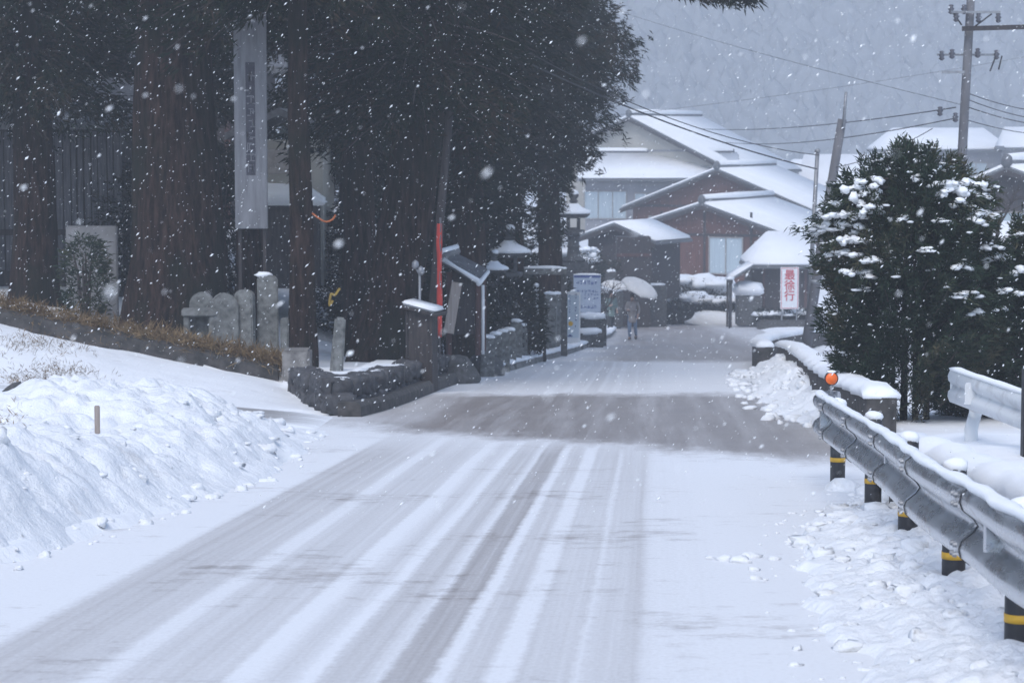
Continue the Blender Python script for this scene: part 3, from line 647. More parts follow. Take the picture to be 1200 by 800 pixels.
# ------------------------------------------------------------------ evergreens on the right, snow on the outer boughs
def big_evergreen(label, px, Y, prof, n, seed, snow, stems, zoff=0.0):
    rg = np.random.default_rng(seed); x = (px - CX) / FPX * Y; z = zat(x, Y)
    t = thing('yew_tree', label, 'tree', (x, Y, z), 0, 'evergreens behind the right parapet')
    pr = np.array(prof, float); H = pr[-1, 0]
    n0 = n; n = int(n * .44)
    u = pr[0, 0] + (H - .25 - pr[0, 0]) * rg.random(n * 3)
    l = np.interp(u, pr[:, 0], pr[:, 1]); r = np.interp(u, pr[:, 0], pr[:, 2])
    keep = rg.random(n * 3) < (l + r) / (pr[:, 1] + pr[:, 2]).max(); u, l, r = u[keep][:n], l[keep][:n], r[keep][:n]
    th = rg.random(len(u)) * 6.283; q = .9 * rg.random(len(u)) ** 0.5
    cl = 1 + 0.5 * (fbm(th * 2.2 + 3, u * 2.6, seed, 3) - 0.5) * 2
    rx = np.where(np.cos(th) < 0, l, r) * q * cl; ry = (l + r) / 2 * q * cl
    P = np.stack([rx * np.cos(th), ry * np.sin(th), u + 0.12 * rg.normal(size=len(u))], 1)
    D = np.stack([np.cos(th), np.sin(th), .35 + .9 * sstep(0.55 * H, H, u)], 1)
    tw = MB(); tips = []
    def plume(p0, p1, wd, m, sag=0.0):
        nonlocal P, D
        p0 = np.array(p0); p1 = np.array(p1); f = rg.random((m, 1)) ** .8
        mid = (p0 + p1) / 2 + np.array([0, 0, -sag]); c = (1 - f) ** 2 * p0 + 2 * f * (1 - f) * mid + f * f * p1
        P = np.concatenate([P, c + rg.normal(size=(m, 3)) * wd * (1.15 - f)]); d = (p1 - p0) / np.linalg.norm(p1 - p0)
        D = np.concatenate([D, np.tile(d, (m, 1)) + rg.normal(size=(m, 3)) * .28])
        tw.tube([p0, mid, p1], [.012, .008, .003], 4, caps=False); tips.append((p0, mid, p1))
    for k in range(int(n0 / 22)):
        h = pr[0, 0] + (H - pr[0, 0]) * rg.random() ** .75; a = rg.random() * 6.28
        w_ = np.interp(h, pr[:, 0], pr[:, 1] if math.cos(a) < 0 else pr[:, 2]); o = rg.uniform(.9, 1.13) * (1 if h > .5 else .9); up = rg.uniform(.12, .35) + .3 * (h / H) ** 2
        plume((w_ * .45 * math.cos(a), w_ * .45 * math.sin(a), h - up * 1.2), (w_ * o * math.cos(a), w_ * o * math.sin(a), h + up * .35), .055, 30, .04)
    for k in range(20):
        a = rg.random() * 6.28; b = rg.uniform(.0, .75); hh = rg.uniform(.90, 1.06) * H * (1 - .12 * b); w = np.interp(min(hh, H * .93), pr[:, 0], pr[:, 1] + pr[:, 2]) / 2 * b
        plume((w * .6 * math.cos(a), w * .6 * math.sin(a), hh - .62), (w * 1.1 * math.cos(a) + .05, w * 1.1 * math.sin(a), hh), .04, 40)
    pads = []
    for (sx, sy, w, h) in snow:                          # a laden bough under every pad of snow
        yy = -np.interp(max(sy, .1), pr[:, 0], (pr[:, 1] + pr[:, 2]) / 2) * math.sqrt(max(0.05, 1 - min(1, abs(sx) / 1.05) ** 2)) * .95
        sg = -1 if sx < 0 else 1; e = np.array([sx + sg * w * .75, yy - .05, sy - .07]); s0 = np.array([sx - sg * w * .9, yy * .75, sy + .02])
        plume(s0, e, .045, 26, -.03); pads.append((sx, sy, w, h, yy))
    V, F = sprays(P, D, 8, 0.105, 0.019, 0.5, 0.03, rg); arrays('crown', V, F, M['yew'], t); tw.build('twigs', M['twig'], t)
    ds = MB()
    for (p0, mid, p1) in tips:                            # a dusting of snow along the boughs
        if p1[2] < .45 * H * rg.random() + .2 * H: continue
        for q in range(rg.integers(1, 5)):
            f = rg.uniform(.45, 1); c = (1 - f) ** 2 * p0 + 2 * f * (1 - f) * mid + f * f * p1
            ds.blob((c[0] + rg.normal() * .03, c[1] + rg.normal() * .03, c[2] + .035), (rg.uniform(.012, .045), rg.uniform(.012, .04), rg.uniform(.006, .016)), n=6, k=4, amp=.4)
    o = ds.build('snow_dusting', M['snow'], t, True); o['kind'] = 'stuff'
    mb = MB()
    for (dx, dy, r_) in stems:
        mb.tube([(dx, dy, -.5), (dx * 1.0 + .01, dy, .4), (dx * .9, dy, 1.2), (dx * .6, dy * .6, H * .8)], [r_, r_ * .9, r_ * .7, .01], 7, jit=.08)
    mb.build('trunk', M['bark'], t, True)
    if snow:
        for (sx, sy, w, h, yy) in pads:
            s = MB(); k = max(4, int(w / .024))
            for j in range(k):
                f = (j + .5) / k - .5; s.blob((sx + f * w + rg.normal() * .012, yy + .02 + rg.normal() * .07, sy + .015 - .09 * abs(f) + rg.normal() * .014), (w / k * rg.uniform(1.1, 2.1) + .014, .065 * rg.uniform(.5, 1.4), h * rg.uniform(.15, .33)), n=10, k=7, amp=.28)
            s.build('snow_pad', M['snow'], t, True)
    return t
PXM = 100.0                                             # photo pixels per metre at these trees
def S(px, py, w, h, cx=1066, by=505): return ((px - cx) / PXM, (by - py) / PXM, w / PXM, h / PXM)
snow_main = [S(*a) for a in [(1000, 232, 40, 16), (988, 247, 46, 14), (1010, 222, 30, 12), (1003, 240, 30, 20), (985, 262, 60, 13), (975, 272, 62, 12), (972, 280, 50, 12), (990, 290, 40, 12), (1012, 312, 26, 10), (982, 305, 40, 10), (995, 325, 34, 10), (1008, 330, 16, 9),
    (1095, 226, 30, 12), (1105, 234, 42, 16), (1122, 226, 46, 15), (1136, 240, 26, 12), (1112, 248, 20, 10), (1140, 260, 30, 16), (1128, 268, 24, 10), (1112, 318, 20, 9), (1122, 350, 26, 9), (1108, 352, 16, 6), (1132, 372, 16, 12), (1030, 327, 10, 6), (1010, 254, 26, 11), (1068, 218, 12, 8), (1045, 265, 12, 7), (1090, 268, 14, 7), (1160, 310, 26, 20), (1150, 298, 20, 10), (1000, 345, 14, 6), (1070, 300, 12, 6)]]
big_evergreen('large dark evergreen with snow loaded boughs behind the right parapet', 1066, 28,
              [(0.32, .45, .5), (0.5, .85, .95), (1.0, .95, 1.1), (1.6, .98, 1.1), (2.1, 1.05, .98), (2.5, .95, .82), (2.8, .68, .7), (2.95, .45, .5), (3.08, .12, .2)], 6200, 3, snow_main, [(-.17, .1, .035), (-.05, 0, .045), (.1, .1, .04), (.2, -.1, .04), (.0, .3, .05)])
big_evergreen('bushy evergreen with brownish shade behind the white guardrail', 1150, 29.2,
              [(0.05, .6, .6), (0.4, .7, .75), (1.0, .75, .75), (1.5, .6, .55), (1.8, .25, .2)], 2600, 4, [(.05, .3, .12, .1), (-.35, .55, .16, .09), (-.28, .82, .1, .12), (.3, .2, .2, .08), (-.2, 1.25, .1, .06), (.35, 1.6, .3, .12), (.2, 1.75, .2, .1)], [(-.1, 0, .04), (.15, .1, .04)])
big_evergreen('dark evergreen cut off by the right edge of the picture', 1212, 28,
              [(0.1, .35, .5), (0.8, .55, .8), (1.5, .55, .8), (2.0, .35, .6), (2.35, .1, .2)], 2200, 6, [(-.4, 1.55, .25, .14), (-.25, 1.8, .2, .12), (-.5, 1.35, .15, .1), (-.2, 2.2, .2, .1)], [(0, 0, .05)])

# bare shrubs and trees
def bare(label, x, y, h, seed, group=None, r=.03, z=None, spread=.6, depth=4, cat='bare tree', thin=.0045):
    rg = random.Random(seed); mb = MB()
    def grow(p, d, l, r, k):
        q = p + d * l; m = p + d * l * .5 + Vector((rg.uniform(-1, 1), rg.uniform(-1, 1), 0)) * l * .06
        mb.tube([p, m, q], [r, r * .85, max(r * .65, thin)], 4 if k < depth else 5, caps=False)
        if k == 0: return
        for i in range(rg.choice([2, 3, 3])):
            e = (d + Vector((rg.gauss(0, spread), rg.gauss(0, spread), rg.gauss(.15, spread * .6)))).normalized()
            grow(p + (q - p) * rg.uniform(.55, 1), e, l * rg.uniform(.6, .85), max(r * .6, thin), k - 1)
    t = thing('bare_tree', label, cat, (x, y, zat(x, y) if z is None else z), 0, group)
    for j in range(2): grow(Vector((rg.uniform(-.1, .1), 0, -.2)), Vector((rg.uniform(-.2, .2), rg.uniform(-.2, .2), 1)).normalized(), h * .32, r, depth)
    mb.build('branches', M['twig'], t); return t
p = at(708, 300, 92); bare('bare thin branched tree in front of the cream house', p.x, p.y, 3.2, 3, r=.05, spread=.5, thin=.008)
p = at(1165, 262, 62); bare('bare grey tree beside the tall utility pole', p.x, p.y, 3.0, 8, r=.06, spread=.6, thin=.009, z=p.z - .6)
p = at(1120, 250, 66); bare('bare twiggy bush between the big evergreen and the utility pole', p.x, p.y, 2.2, 12, r=.04, spread=.6, thin=.008, z=p.z - .8)
x = 5.0; bare('bare brown bush at the foot of the leaning pole', (965 - CX) / FPX * 36, 36, 1.3, 5, r=.015, spread=.6, cat='bush', thin=.005)
bare('bare grey twigs sticking out behind the concrete parapet', (985 - CX) / FPX * 31, 31, 1.0, 15, r=.012, spread=.6, cat='bush', thin=.005)

# ================================================================== HILL FOREST, HAZE, FALLING SNOW
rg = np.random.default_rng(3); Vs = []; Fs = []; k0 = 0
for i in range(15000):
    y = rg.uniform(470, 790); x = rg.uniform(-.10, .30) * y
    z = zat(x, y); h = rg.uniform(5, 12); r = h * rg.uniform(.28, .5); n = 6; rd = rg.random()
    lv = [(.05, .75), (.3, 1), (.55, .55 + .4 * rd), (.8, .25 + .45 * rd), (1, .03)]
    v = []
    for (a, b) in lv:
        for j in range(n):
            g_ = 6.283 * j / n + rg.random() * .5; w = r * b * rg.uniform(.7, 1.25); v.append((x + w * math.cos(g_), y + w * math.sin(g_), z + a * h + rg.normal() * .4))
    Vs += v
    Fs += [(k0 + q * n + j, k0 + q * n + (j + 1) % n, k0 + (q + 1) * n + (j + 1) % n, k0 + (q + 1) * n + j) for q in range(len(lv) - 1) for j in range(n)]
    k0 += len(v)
o = arrays('forest', np.array(Vs), np.array(Fs), M['forest']); tag(o, 'conifer forest on the hillside, haze painted into its pale colour', 'forest', kind='stuff')

hz = MB().box((0, 440, 85), (900, 980, 370)).build('haze', [])
m = bpy.data.materials.new('snow haze'); m.use_nodes = True; nt = m.node_tree; nt.nodes.clear()
out = nt.nodes.new('ShaderNodeOutputMaterial'); pv = nt.nodes.new('ShaderNodeVolumePrincipled')
pv.inputs['Color'].default_value = (0.84, 0.90, 0.99, 1); pv.inputs['Density'].default_value = 0.0016; pv.inputs['Anisotropy'].default_value = 0.0
nt.links.new(pv.outputs[0], out.inputs['Volume']); hz.data.materials.append(m); tag(hz, 'pale haze of fine falling snow', 'haze', kind='stuff')

def flakes():
    rg = np.random.default_rng(21); P = []; R = []
    def add(n, y0, y1, ra, rb):
        k = 0; out = []
        w = (rg.random(n * 4) ** (1 / 3.0)) * y1; w = w[w > y0][:n]
        x = rg.uniform(-1, 1, len(w)) * (0.6 + 0.27 * w); z = CAMZ + w * rg.uniform(-0.16, 0.085, len(w))
        ok = z > base_abs(w) + 0.05
        P.append(np.stack([x, w, z], 1)[ok]); R.append(rg.uniform(ra, rb, ok.sum()) * np.clip(rg.lognormal(-.35, .42, ok.sum()), .3, 1.9))
    add(120, 1.6, 5, .0016, .0034); add(3400, 4, 17, .0018, .0040); add(17000, 12, 45, .0028, .0060); add(9000, 40, 100, .006, .012)
    P = np.concatenate(P); R = np.concatenate(R); n = len(P)
    # flakes are loose oblong clumps of crystals, leaning with the wind
    ax = np.array([0.72, 0.1, 0.70]) + rg.normal(size=(n, 3)) * 0.14; ax /= np.linalg.norm(ax, axis=1, keepdims=True)
    s = np.cross(ax, rg.normal(size=(n, 3))); s /= np.linalg.norm(s, axis=1, keepdims=True); q = np.cross(ax, s)
    e = R[:, None] * rg.uniform(1.6, 3.0, (n, 1)); Rr = R[:, None]
    j = lambda: rg.uniform(.6, 1.15, (n, 1))
    V = np.stack([P + ax * e, P - ax * e * j(), P + s * Rr * j() + ax * e * .3, P - s * Rr * j() - ax * e * .2, P + q * Rr * j() - ax * e * .1, P - q * Rr * j() + ax * e * .2], 1).reshape(-1, 3)
    T = np.array([(0, 2, 4), (0, 4, 3), (0, 3, 5), (0, 5, 2), (1, 4, 2), (1, 3, 4), (1, 5, 3), (1, 2, 5)])
    F = (np.arange(n)[:, None, None] * 6 + T[None]).reshape(-1, 3)
    m, t, b = new_mat('snowflake'); b.inputs['Base Color'].default_value = (.86, .88, .9, 1); b.inputs['Roughness'].default_value = 1; b.inputs['Specular IOR Level'].default_value = 0.1
    o = arrays('falling_snow', V, F, m, smooth=True); tag(o, 'white snowflakes drifting down through the air', 'falling snow', kind='stuff')
flakes()
# ================================================================== LEFT: WALLS, STONES, BOARDS
def pth(pts, relz):
    return [(x, y, float(base_abs(np.array([y]))[0]) + (relz(x, y) if callable(relz) else relz)) for x, y in pts]
def snowcap(path, w, h, name='snow_cap', parent=None, off=0.0, jit=0.25):
    P = crom(path, 0.16); prof = [(-w / 2, -.01), (-w / 2 - .01, h * .5), (-w * .3, h * .92), (0, h), (w * .3, h * .9), (w / 2 + .01, h * .45), (w / 2, -.01)]
    mb = MB(); k = len(P); vs = []; n = len(prof)
    for i, p in enumerate(P):
        d = P[min(i + 1, k - 1)] - P[max(i - 1, 0)]; r = Vector((d.y, -d.x, 0)).normalized()
        e = 1 if 0 < i < k - 1 else .55; s1 = 1 + jit * 2 * noise.noise(p * 2.1); s2 = 1 + jit * 2.4 * noise.noise(p * 3.1 + Vector((9, 0, 0)))
        for a, b in prof: vs.append((p.x + r.x * (a * s1 + off), p.y + r.y * (a * s1 + off), p.z + (b * s2 * e if b > 0 else b)))
    fs = [(i * n + j, i * n + j + 1, (i + 1) * n + j + 1, (i + 1) * n + j) for i in range(k - 1) for j in range(n - 1)] + [(i * n + n - 1, i * n, (i + 1) * n, (i + 1) * n + n - 1) for i in range(k - 1)]
    fs += [tuple(range(n - 1, -1, -1)), tuple(range((k - 1) * n, k * n))]
    mb.add(vs, fs); return mb.build(name, M['snow'], parent, True)
def ttop(x): return 0.43 + 0.2 * min(max(-3.3 - x, 0), 5.5)
pp = [(-60, 39.4), (-30, 38.3), (-7.9, 37.3), (-6.5, 37.2), (-5.2, 37.1), (-4.4, 37.02), (-3.62, 36.96)]
t = thing('retaining_wall', 'dark mossy retaining wall sloping down from the left under brown grass', 'wall', (-3.4, 36.9, zat(-3.4, 36)))
P = pth(pp, lambda x, y: ttop(x)); lo = t.location
mb = MB(); mb.sweep([(.1, -1.6), (.13, -.02), (.05, .02), (-.3, .02), (-.35, -1.6)], [(Vector(p) - lo) for p in P]); mb.build('wall', M['darkconc'], t)
MB().box((.08, -.12, -.05), (.42, .55, 1.15)).build('end_block', M['concrete'], t, bevel=.03)
# winter grass on the wall top
def grass(name, label, n, fn, ln, seed, wd=.013):
    rg = np.random.default_rng(seed); P = fn(rg, n); D = np.stack([rg.normal(size=n) * .5, rg.normal(size=n) * .5 - .35, .75 + 0 * P[:, 0]], 1)
    V, F = sprays(P, D, 7, ln, wd, .5, .06, rg); o = arrays(name, V, F, M['grass']); tag(o, label, 'grass', kind='stuff')
def gf(rg, n):
    x = -3.5 - 13 * rg.random(n) ** 1.3; y = Dy(x) - .13 + .85 * rg.random(n) ** 1.3
    k = fbm(x * 1.2, y * 1.2, 77, 3) > .32; x, y = x[k], y[k]
    x = np.resize(x, n); y = np.resize(y, n)
    return np.stack([x, y, base_abs(y) + .41 + .2 * np.clip(-3.3 - x, 0, 5.5) + .02], 1)
grass('dry_grass', 'brown dry grass along the top of the sloping retaining wall', 2300, gf, .26, 5)
def gf2(rg, n):
    c = np.array([on_ground(*a) for a in [(30, 418, .75), (60, 408, .8), (85, 404, .8), (110, 408, .75), (48, 412, .8), (75, 420, .7), (15, 405, .85)]]); i = rg.integers(0, len(c), n)
    p = c[i] + np.stack([rg.normal(size=n) * .28, rg.normal(size=n) * .4, 0 * i], 1); p[:, 2] = terr_z(p[:, 0], p[:, 1]) - .03; return p
grass('dry_grass', 'brown grass tufts poking through the snow below the retaining wall', 420, gf2, .13, 6, .008)
def gf3(rg, n):
    c = np.array([on_ground(*a) for a in [(8, 495, .55), (12, 500, .5), (100, 490, .6), (70, 480, .6)]]); i = rg.integers(0, 2, n)
    p = c[i] + np.stack([rg.normal(size=n) * .12, rg.normal(size=n) * .1, 0 * i + .02], 1); return p
grass('dry_grass', 'thin brown stalks on the snow heap at the left edge', 20, gf3, .08, 7, .006)
# low stone wall along road and driveway
random.seed(3)
wp = [(-3.2, 35.9), (-2.75, 33.6), (-2.32, 31.55), (-2.02, 33), (-1.9, 35.5), (-1.6, 40), (-1.35, 42.8)]
t = thing('stone_wall', 'low dark wall of rough stones at the corner of driveway and road', 'wall', (-2.3, 31.6, GB(31.6)))
mb = MB()
for a, b in zip(wp[:-1], wp[1:]):
    a = Vector(a); b = Vector(b); L_ = (b - a).length; d = (b - a) / L_
    for row in range(2):
        s = random.uniform(0, .1)
        while s < L_:
            w_ = random.uniform(.12, .27); p = a + d * (s + w_ / 2); z0 = GB(p.y) + .02 + row * .235
            vs0 = len(mb.v); mb.blob((0, 0, random.uniform(-.02, .02)), (w_ * .52, .2, random.uniform(.115, .15)), n=12, k=8, amp=.24, box=.5)
            an = math.atan2(d.y, d.x); c, s_ = math.cos(an), math.sin(an); jy = random.uniform(-.03, .03)
            for i in range(vs0, len(mb.v)):
                x, y, z = mb.v[i]; y += jy; mb.v[i] = (p.x + x * c - y * s_ + 2.3, p.y + x * s_ + y * c - 31.6, z0 + z + .11 + 31.6 * SL)
            s += w_
mb.build('stones', M['wallstone'], t, True)
b = MB(); b.sweep([(-.12, -.4), (-.12, .44), (.12, .44), (.12, -.4)], [(x + 2.3, y - 31.6, GB(y) + 31.6 * SL) for x, y in wp]); b.build('core', M['darkconc'], t)
sc = snowcap([(x - .02, y + .03, GB(y) + .47) for x, y in wp[2:]], .16, .03, parent=None); sc.parent = t; sc.location = (2.3, -31.6, 31.6 * SL)
# kerb at the foot of the wall and on along the road
kp = [(-2.12, 31.0), (-1.86, 33), (-1.62, 36), (-1.30, 40.5), (-1.05, 43.2)]
k = MB(); k.sweep([(-.16, -.3), (-.16, .19), (.10, .2), (.15, .14), (.16, -.3)], [Vector(p) for p in crom(pth(kp, 0), .3)]); o = k.build('kerb', M['darkconc'], None, False); tag(o, 'dark kerb ledge at the foot of the low stone wall', 'kerb')
kp = [(-.62, 46.8), (-.1, 50.5), (.62, 57), (1.3, 63), (1.9, 69), (2.7, 78.5), (3.6, 90), (4.4, 104)]
P = [Vector(p) for p in crom(pth(kp, 0), .5)]
t = thing('kerb', 'long snow topped kerb below the signs and stone posts', 'kerb', P[0])
MB().sweep([(-.12, -.3), (-.12, .15), (.1, .15), (.14, .0), (.14, -.3)], [p - P[0] for p in P]).build('kerbstone', M['concrete'], t)
sc = snowcap([p + Vector((0, 0, .15)) for p in P[::3]], .3, .07, jit=.2); sc.parent = t; sc.location = -P[0]
# boulders
for px, py, Y, w_, h_, lab in [(530, 455, 43.2, .5, .42, 'big dark rounded boulder at the road edge below the black box'), (566, 444, 47.0, .42, .36, 'dark rounded boulder at the foot of the stone post row')]:
    x = (px - CX) / FPX * Y; t = thing('boulder', lab, 'boulder', (x, Y, GB(Y)), 0, 'boulders at the road edge')
    mb = MB().blob((0, 0, .08), (w_, w_ * 1.6, h_), n=18, k=12, amp=.1, seed=w_ * 30); mb.build('rock', M['darkstone'], t, True)
    MB().blob((.0, .15, h_ * .95), (w_ * .5, w_ * .7, .06), n=12, k=6, amp=.2).build('snow', M['snow'], t, True)

# standing stone tablets
def slab(mb, w, d, h, n=10, top=.5, mi=0):
    """round-headed tablet"""
    pr = [(-w / 2, -.2), (w / 2, -.2), (w / 2 * .97, h - w * top)]
    for i in range(1, n): a = math.pi * i / n; pr.append((w / 2 * .97 * math.cos(a), h - w * top + w * top * math.sin(a)))
    pr.append((-w / 2 * .97, h - w * top)); return mb.prism(pr, -d / 2, d / 2, mi)
gS = 'old stone tablets on the grassy bank'
def tablet(px, top, bot, wpx, Y, lab, tp=.5, rz=0, snow=False, d=.16):
    x = (px - CX) / FPX * Y; zb = at(px, bot, Y).z; h = at(px, top, Y).z - zb; w_ = wpx / FPX * Y
    t = thing('stone_tablet', lab, 'stone tablet', (x, Y, zb), rz, gS)
    slab(MB(), w_, d, h, top=tp).build('tablet', M['stone'], t, bevel=.02)
    if snow: MB().blob((-.05, 0, h), (w_ * .42, d * .5, .05), n=10, k=6, amp=.25).build('snow', M['snow'], t, True)
    return t
tablet(262, 343, 410, 34, 38.3, 'round headed pale stone tablet touching the stone arch', .55, .25)
tablet(286, 339, 414, 24, 38.4, 'narrow pale stone tablet between two others', .35, -.3)
tablet(313, 322, 416, 25, 38.6, 'tallest stone tablet with snow on its slanting top', .2, .15, True)
tablet(333, 372, 420, 10, 38.2, 'thin low stone post next to the slim cedar trunk', .3, 0)
tablet(236, 342, 404, 30, 39.3, 'shadowed round stone tablet behind the little stone shrine', .5, 0)
x = (234 - CX) / FPX * 38.3; p = at(234, 402, 38.3)
t = thing('stone_shrine', 'small square stone shrine with a dark hollow, left of the tablets', 'stone shrine', p, .1)
mb = MB(); mb.box((-.2, 0, .2), (.1, .3, .5)); mb.box((.2, 0, .2), (.1, .3, .5)); mb.box((0, 0, .5), (.56, .36, .12)); mb.box((0, .12, .2), (.3, .06, .5)); mb.build('housing', M['stone'], t, bevel=.02)
MB().blob((0, 0, .02), (.09, .07, .16), amp=.1).build('figure', M['stone'], t, True)
p = on_ground(421, 428, .36)
t = thing('stone_post', 'rough grey stone post leaning against the leaning cedar', 'stone post', (p.x, 36.6, zat(p.x, 36.6)), .2)
MB().box((0, 0, .38), (.2, .18, .9), rot=Matrix.Rotation(.08, 3, 'Y'), taper=.8).build('post', M['stone'], t, bevel=.03)
p = on_ground(458, 424, .40)
t = thing('stone_stump', 'small white stone block on the snow beside the black box', 'stone block', (p.x, p.y, zat(p.x, p.y)), .2)
MB().box((0, 0, .15), (.2, .18, .42), taper=.82).build('block', M['chipped'], t, bevel=.02); MB().blob((.12, -.2, .04), (.28, .2, .08), amp=.2).build('snow', M['snow'], t, True)
p = at(114, 496, 18.6); t = thing('wooden_stake', 'short brown wooden stake standing in the snow heap', 'stake', (p.x, 18.6, p.z), .3)
MB().box((0, 0, .03), (.04, .04, .22)).build('stake', M['palewood'], t, bevel=.005)
# wall base stones at left edge
p = on_ground(4, 440, .7); t = thing('boulder', 'dark stone poking from the snow at the left edge', 'boulder', (p.x, p.y + .5, zat(p.x, p.y + .5)), 0)
MB().blob((0, 0, .05), (.16, .2, .26), amp=.2).build('rock', M['darkstone'], t, True)

# ------------------------------------------------------------------ hanging grey board with a dark strip of writing
Y = 38.9; a = at(295, 268, Y); b = at(297, -40, Y); h = b.z - a.z
t = thing('hanging_board', 'long grey vertical board with a dark strip of characters before a cedar trunk', 'board', (a.x, Y, a.z))
MB().box((0, 0, h / 2), (.53, .06, h)).build('board', M['banner_grey'], t, bevel=.01)
MB().box((0, -.033, h * .2 + .93), (.15, .006, 1.82)).build('dark_strip', M['ink'], t)
# strip glyphs: worn strokes, unreadable in the photograph
random.seed(5)
for i in range(9):
    mb = MB()
    zc = h * .2 + .12 + i * .185
    for j in range(5):
        if random.random() < .5: mb.box((random.uniform(-.04, .04), -.038, zc + random.uniform(-.07, .07)), (random.uniform(.05, .11), .004, .014))
        else: mb.box((random.uniform(-.05, .05), -.038, zc), (.014, .004, random.uniform(.06, .14)))
    mb.build('character', M['banner_grey'], t)
for q in (-.2, .2): MB().box((q, .06, h * .5 - 1.0), (.05, .05, h + 1.9)).build('post', M['darkwood'], t)

# ------------------------------------------------------------------ plank shed and pale slab, far left
Y = 47.0; p0 = at(-60, 272, Y); p1 = at(142, 272, Y); zt = at(0, 146, Y).z; zb = zat(-8, 47.0) - .3
t = thing('plank_shed', 'dark shed of weathered vertical planks in the shade at far left', 'shed', ((p0.x + p1.x) / 2, Y + 1.4, zb)); W_ = p1.x - p0.x
MB().box((0, 0, (zt - zb) / 2), (W_, 2.8, zt - zb)).build('wall', M['darkwood'], t)
random.seed(8); mb = MB(); q = -W_ / 2 + .06
while q < W_ / 2:
    w_ = random.uniform(.11, .2); mb.box((q + w_ / 2, -1.42, (zt - zb) / 2 + .3 + random.uniform(-.03, .03)), (w_ - random.uniform(.015, .05), .03 + random.uniform(0, .02), zt - zb - .9)); q += w_
mb.build('planks', M['plank'], t)
MB().box((0, -1.44, p0.z - zb), (W_, .06, .12)).build('sill_beam', M['darkwood'], t)
r_ = MB(); r_.prism([(-2.1, zt - zb - .1), (0, zt - zb + .8), (2.1, zt - zb - .1), (2.1, zt - zb + .02), (0, zt - zb + .94), (-2.1, zt - zb + .02)], -W_ / 2 - .4, W_ / 2 + .4); ro = r_.build('roof', M['tile'], t); ro.rotation_euler.z = math.pi / 2
r_ = MB(); r_.prism([(-2.05, zt - zb + .03), (0, zt - zb + .95), (2.05, zt - zb + .03), (2.0, zt - zb + .18), (0, zt - zb + 1.1), (-2.0, zt - zb + .18)], -W_ / 2 - .35, W_ / 2 + .35)

Y = 42.6; a = at(109, 366, Y); b = at(109, 268, Y)
t = thing('stone_slab', 'tall pale grey stone slab behind the small green conifer', 'stone slab', (a.x, Y, a.z - .25))
MB().box((0, 0, (b.z - a.z) / 2 + .15), (.92, .14, b.z - a.z + .3), taper=.985).build('slab', M['palepanel'], t, bevel=.02)
MB().box((0, 0, .03), (1.2, .5, .3)).build('plinth', M['stone'], t, bevel=.02)

# small white house between the trunks
Y = 48.5; a = at(330, 300, Y); zb = a.z - .6
t = thing('small_house', 'small white walled house glimpsed between cedar trunks, snow on its lean-to', 'house', (a.x, Y, zb))
zt = at(330, 164, Y).z - zb
MB().box((0, 1.5, zt / 2), (1.7, 3, zt)).build('wall', M['creamwall'], t)
MB().box((-.1, -.04, at(0, 195, Y).z - zb + .1), (.8, .08, .5)).build('window', M['frame'], t)
MB().prism([(-1.1, zt), (0, zt + .5), (1.1, zt), (1.1, zt + .14), (0, zt + .64), (-1.1, zt + .14)], -.3, 3.3).build('roof', M['tile'], t)
z1 = at(330, 236, Y).z - zb
MB().prism([(-.75, z1 - .06), (.95, z1 - .06), (.95, z1 + .05), (.55, z1 + .34), (-.75, z1 + .4)], -.9, -.02).build('lean_to_snow', M['snow_clean'], t, True, bevel=.05)
MB().box((0.05, -.4, z1 / 2 - .05), (1.5, .7, z1 - .08)).build('lean_to', M['darkwood'], t)

# ropes on the slim trunk
a = at(384, 256, 38.9)
def rope(name, lab, pts, mat, r=.016):
    lo = Vector(pts[0]); o = MB().tube([p - lo for p in crom(pts, .05)], r, 6).build(name, M[mat], None, True); o.location = lo; tag(o, lab, 'rope'); return o
rope('rope', 'orange rope end dangling among cedar needles by the slim trunk', [at(366, 250, 38.2), at(374, 256, 38.1), at(382, 260, 38.1), at(390, 257, 38.1), at(393, 252, 38.2)], 'rope')
rope('rope', 'yellow rope loop hanging over the snow right of the slim trunk', [at(398, 338, 39.5), at(392, 346, 39.4), at(388, 344, 39.4), at(386, 358, 39.4), at(390, 352, 39.4)], 'ropey', .022)

# ------------------------------------------------------------------ grey pole, red banner, lamp, black box
def pole(name, lab, p, q, r0, r1, mat, cat='pole', rings=True):
    p = Vector(p); q = Vector(q); t = thing(name, lab, cat, p)
    MB().tube([(0, 0, -.3), (q - p) * .5, q - p], [r0, (r0 + r1) / 2, r1], 12).build('shaft', M[mat], t, True); return t
p = at(503, 400, 41.0)
t = pole('utility_pole', 'slim dark pole against the leaning cedar beside the red banner', p, at(527, 130, 41.0), .085, .065, 'darkwood')
Y = 40.6; a = at(515, 395, Y); b = at(517, 262, Y)
t = thing('banner', 'narrow vermilion banner on a pole behind the black box', 'banner', (a.x, Y, a.z))
MB().tube([(0, 0, -.3), (.02, 0, b.z - a.z + .1)], .018, 8).build('pole', M['polegrey'], t, True)
mb = MB(); vs = []; H_ = b.z - a.z
ws = [.08, .10, .10, .11, .12, .11, .10, .09, .10, .11, .12, .11, .10]
for i, w_ in enumerate(ws):
    z = H_ * i / (len(ws) - 1); s = .05 * math.sin(i * 1.7)
    vs += [(-w_ * .4, s, z), (w_ * .05, -s * .5 - .03, z), (w_ * .45, s, z)]
fs = [(i * 3 + j, i * 3 + j + 1, i * 3 + j + 4, i * 3 + j + 3) for i in range(len(ws) - 1) for j in (0, 1)]
o = mb.add(vs, fs).build('cloth', M['redcloth'], t, True); md = o.modifiers.new('thick', 'SOLIDIFY'); md.thickness = .008
Y = 39.5; a = at(492, 400, Y); b = at(492, 318, Y)
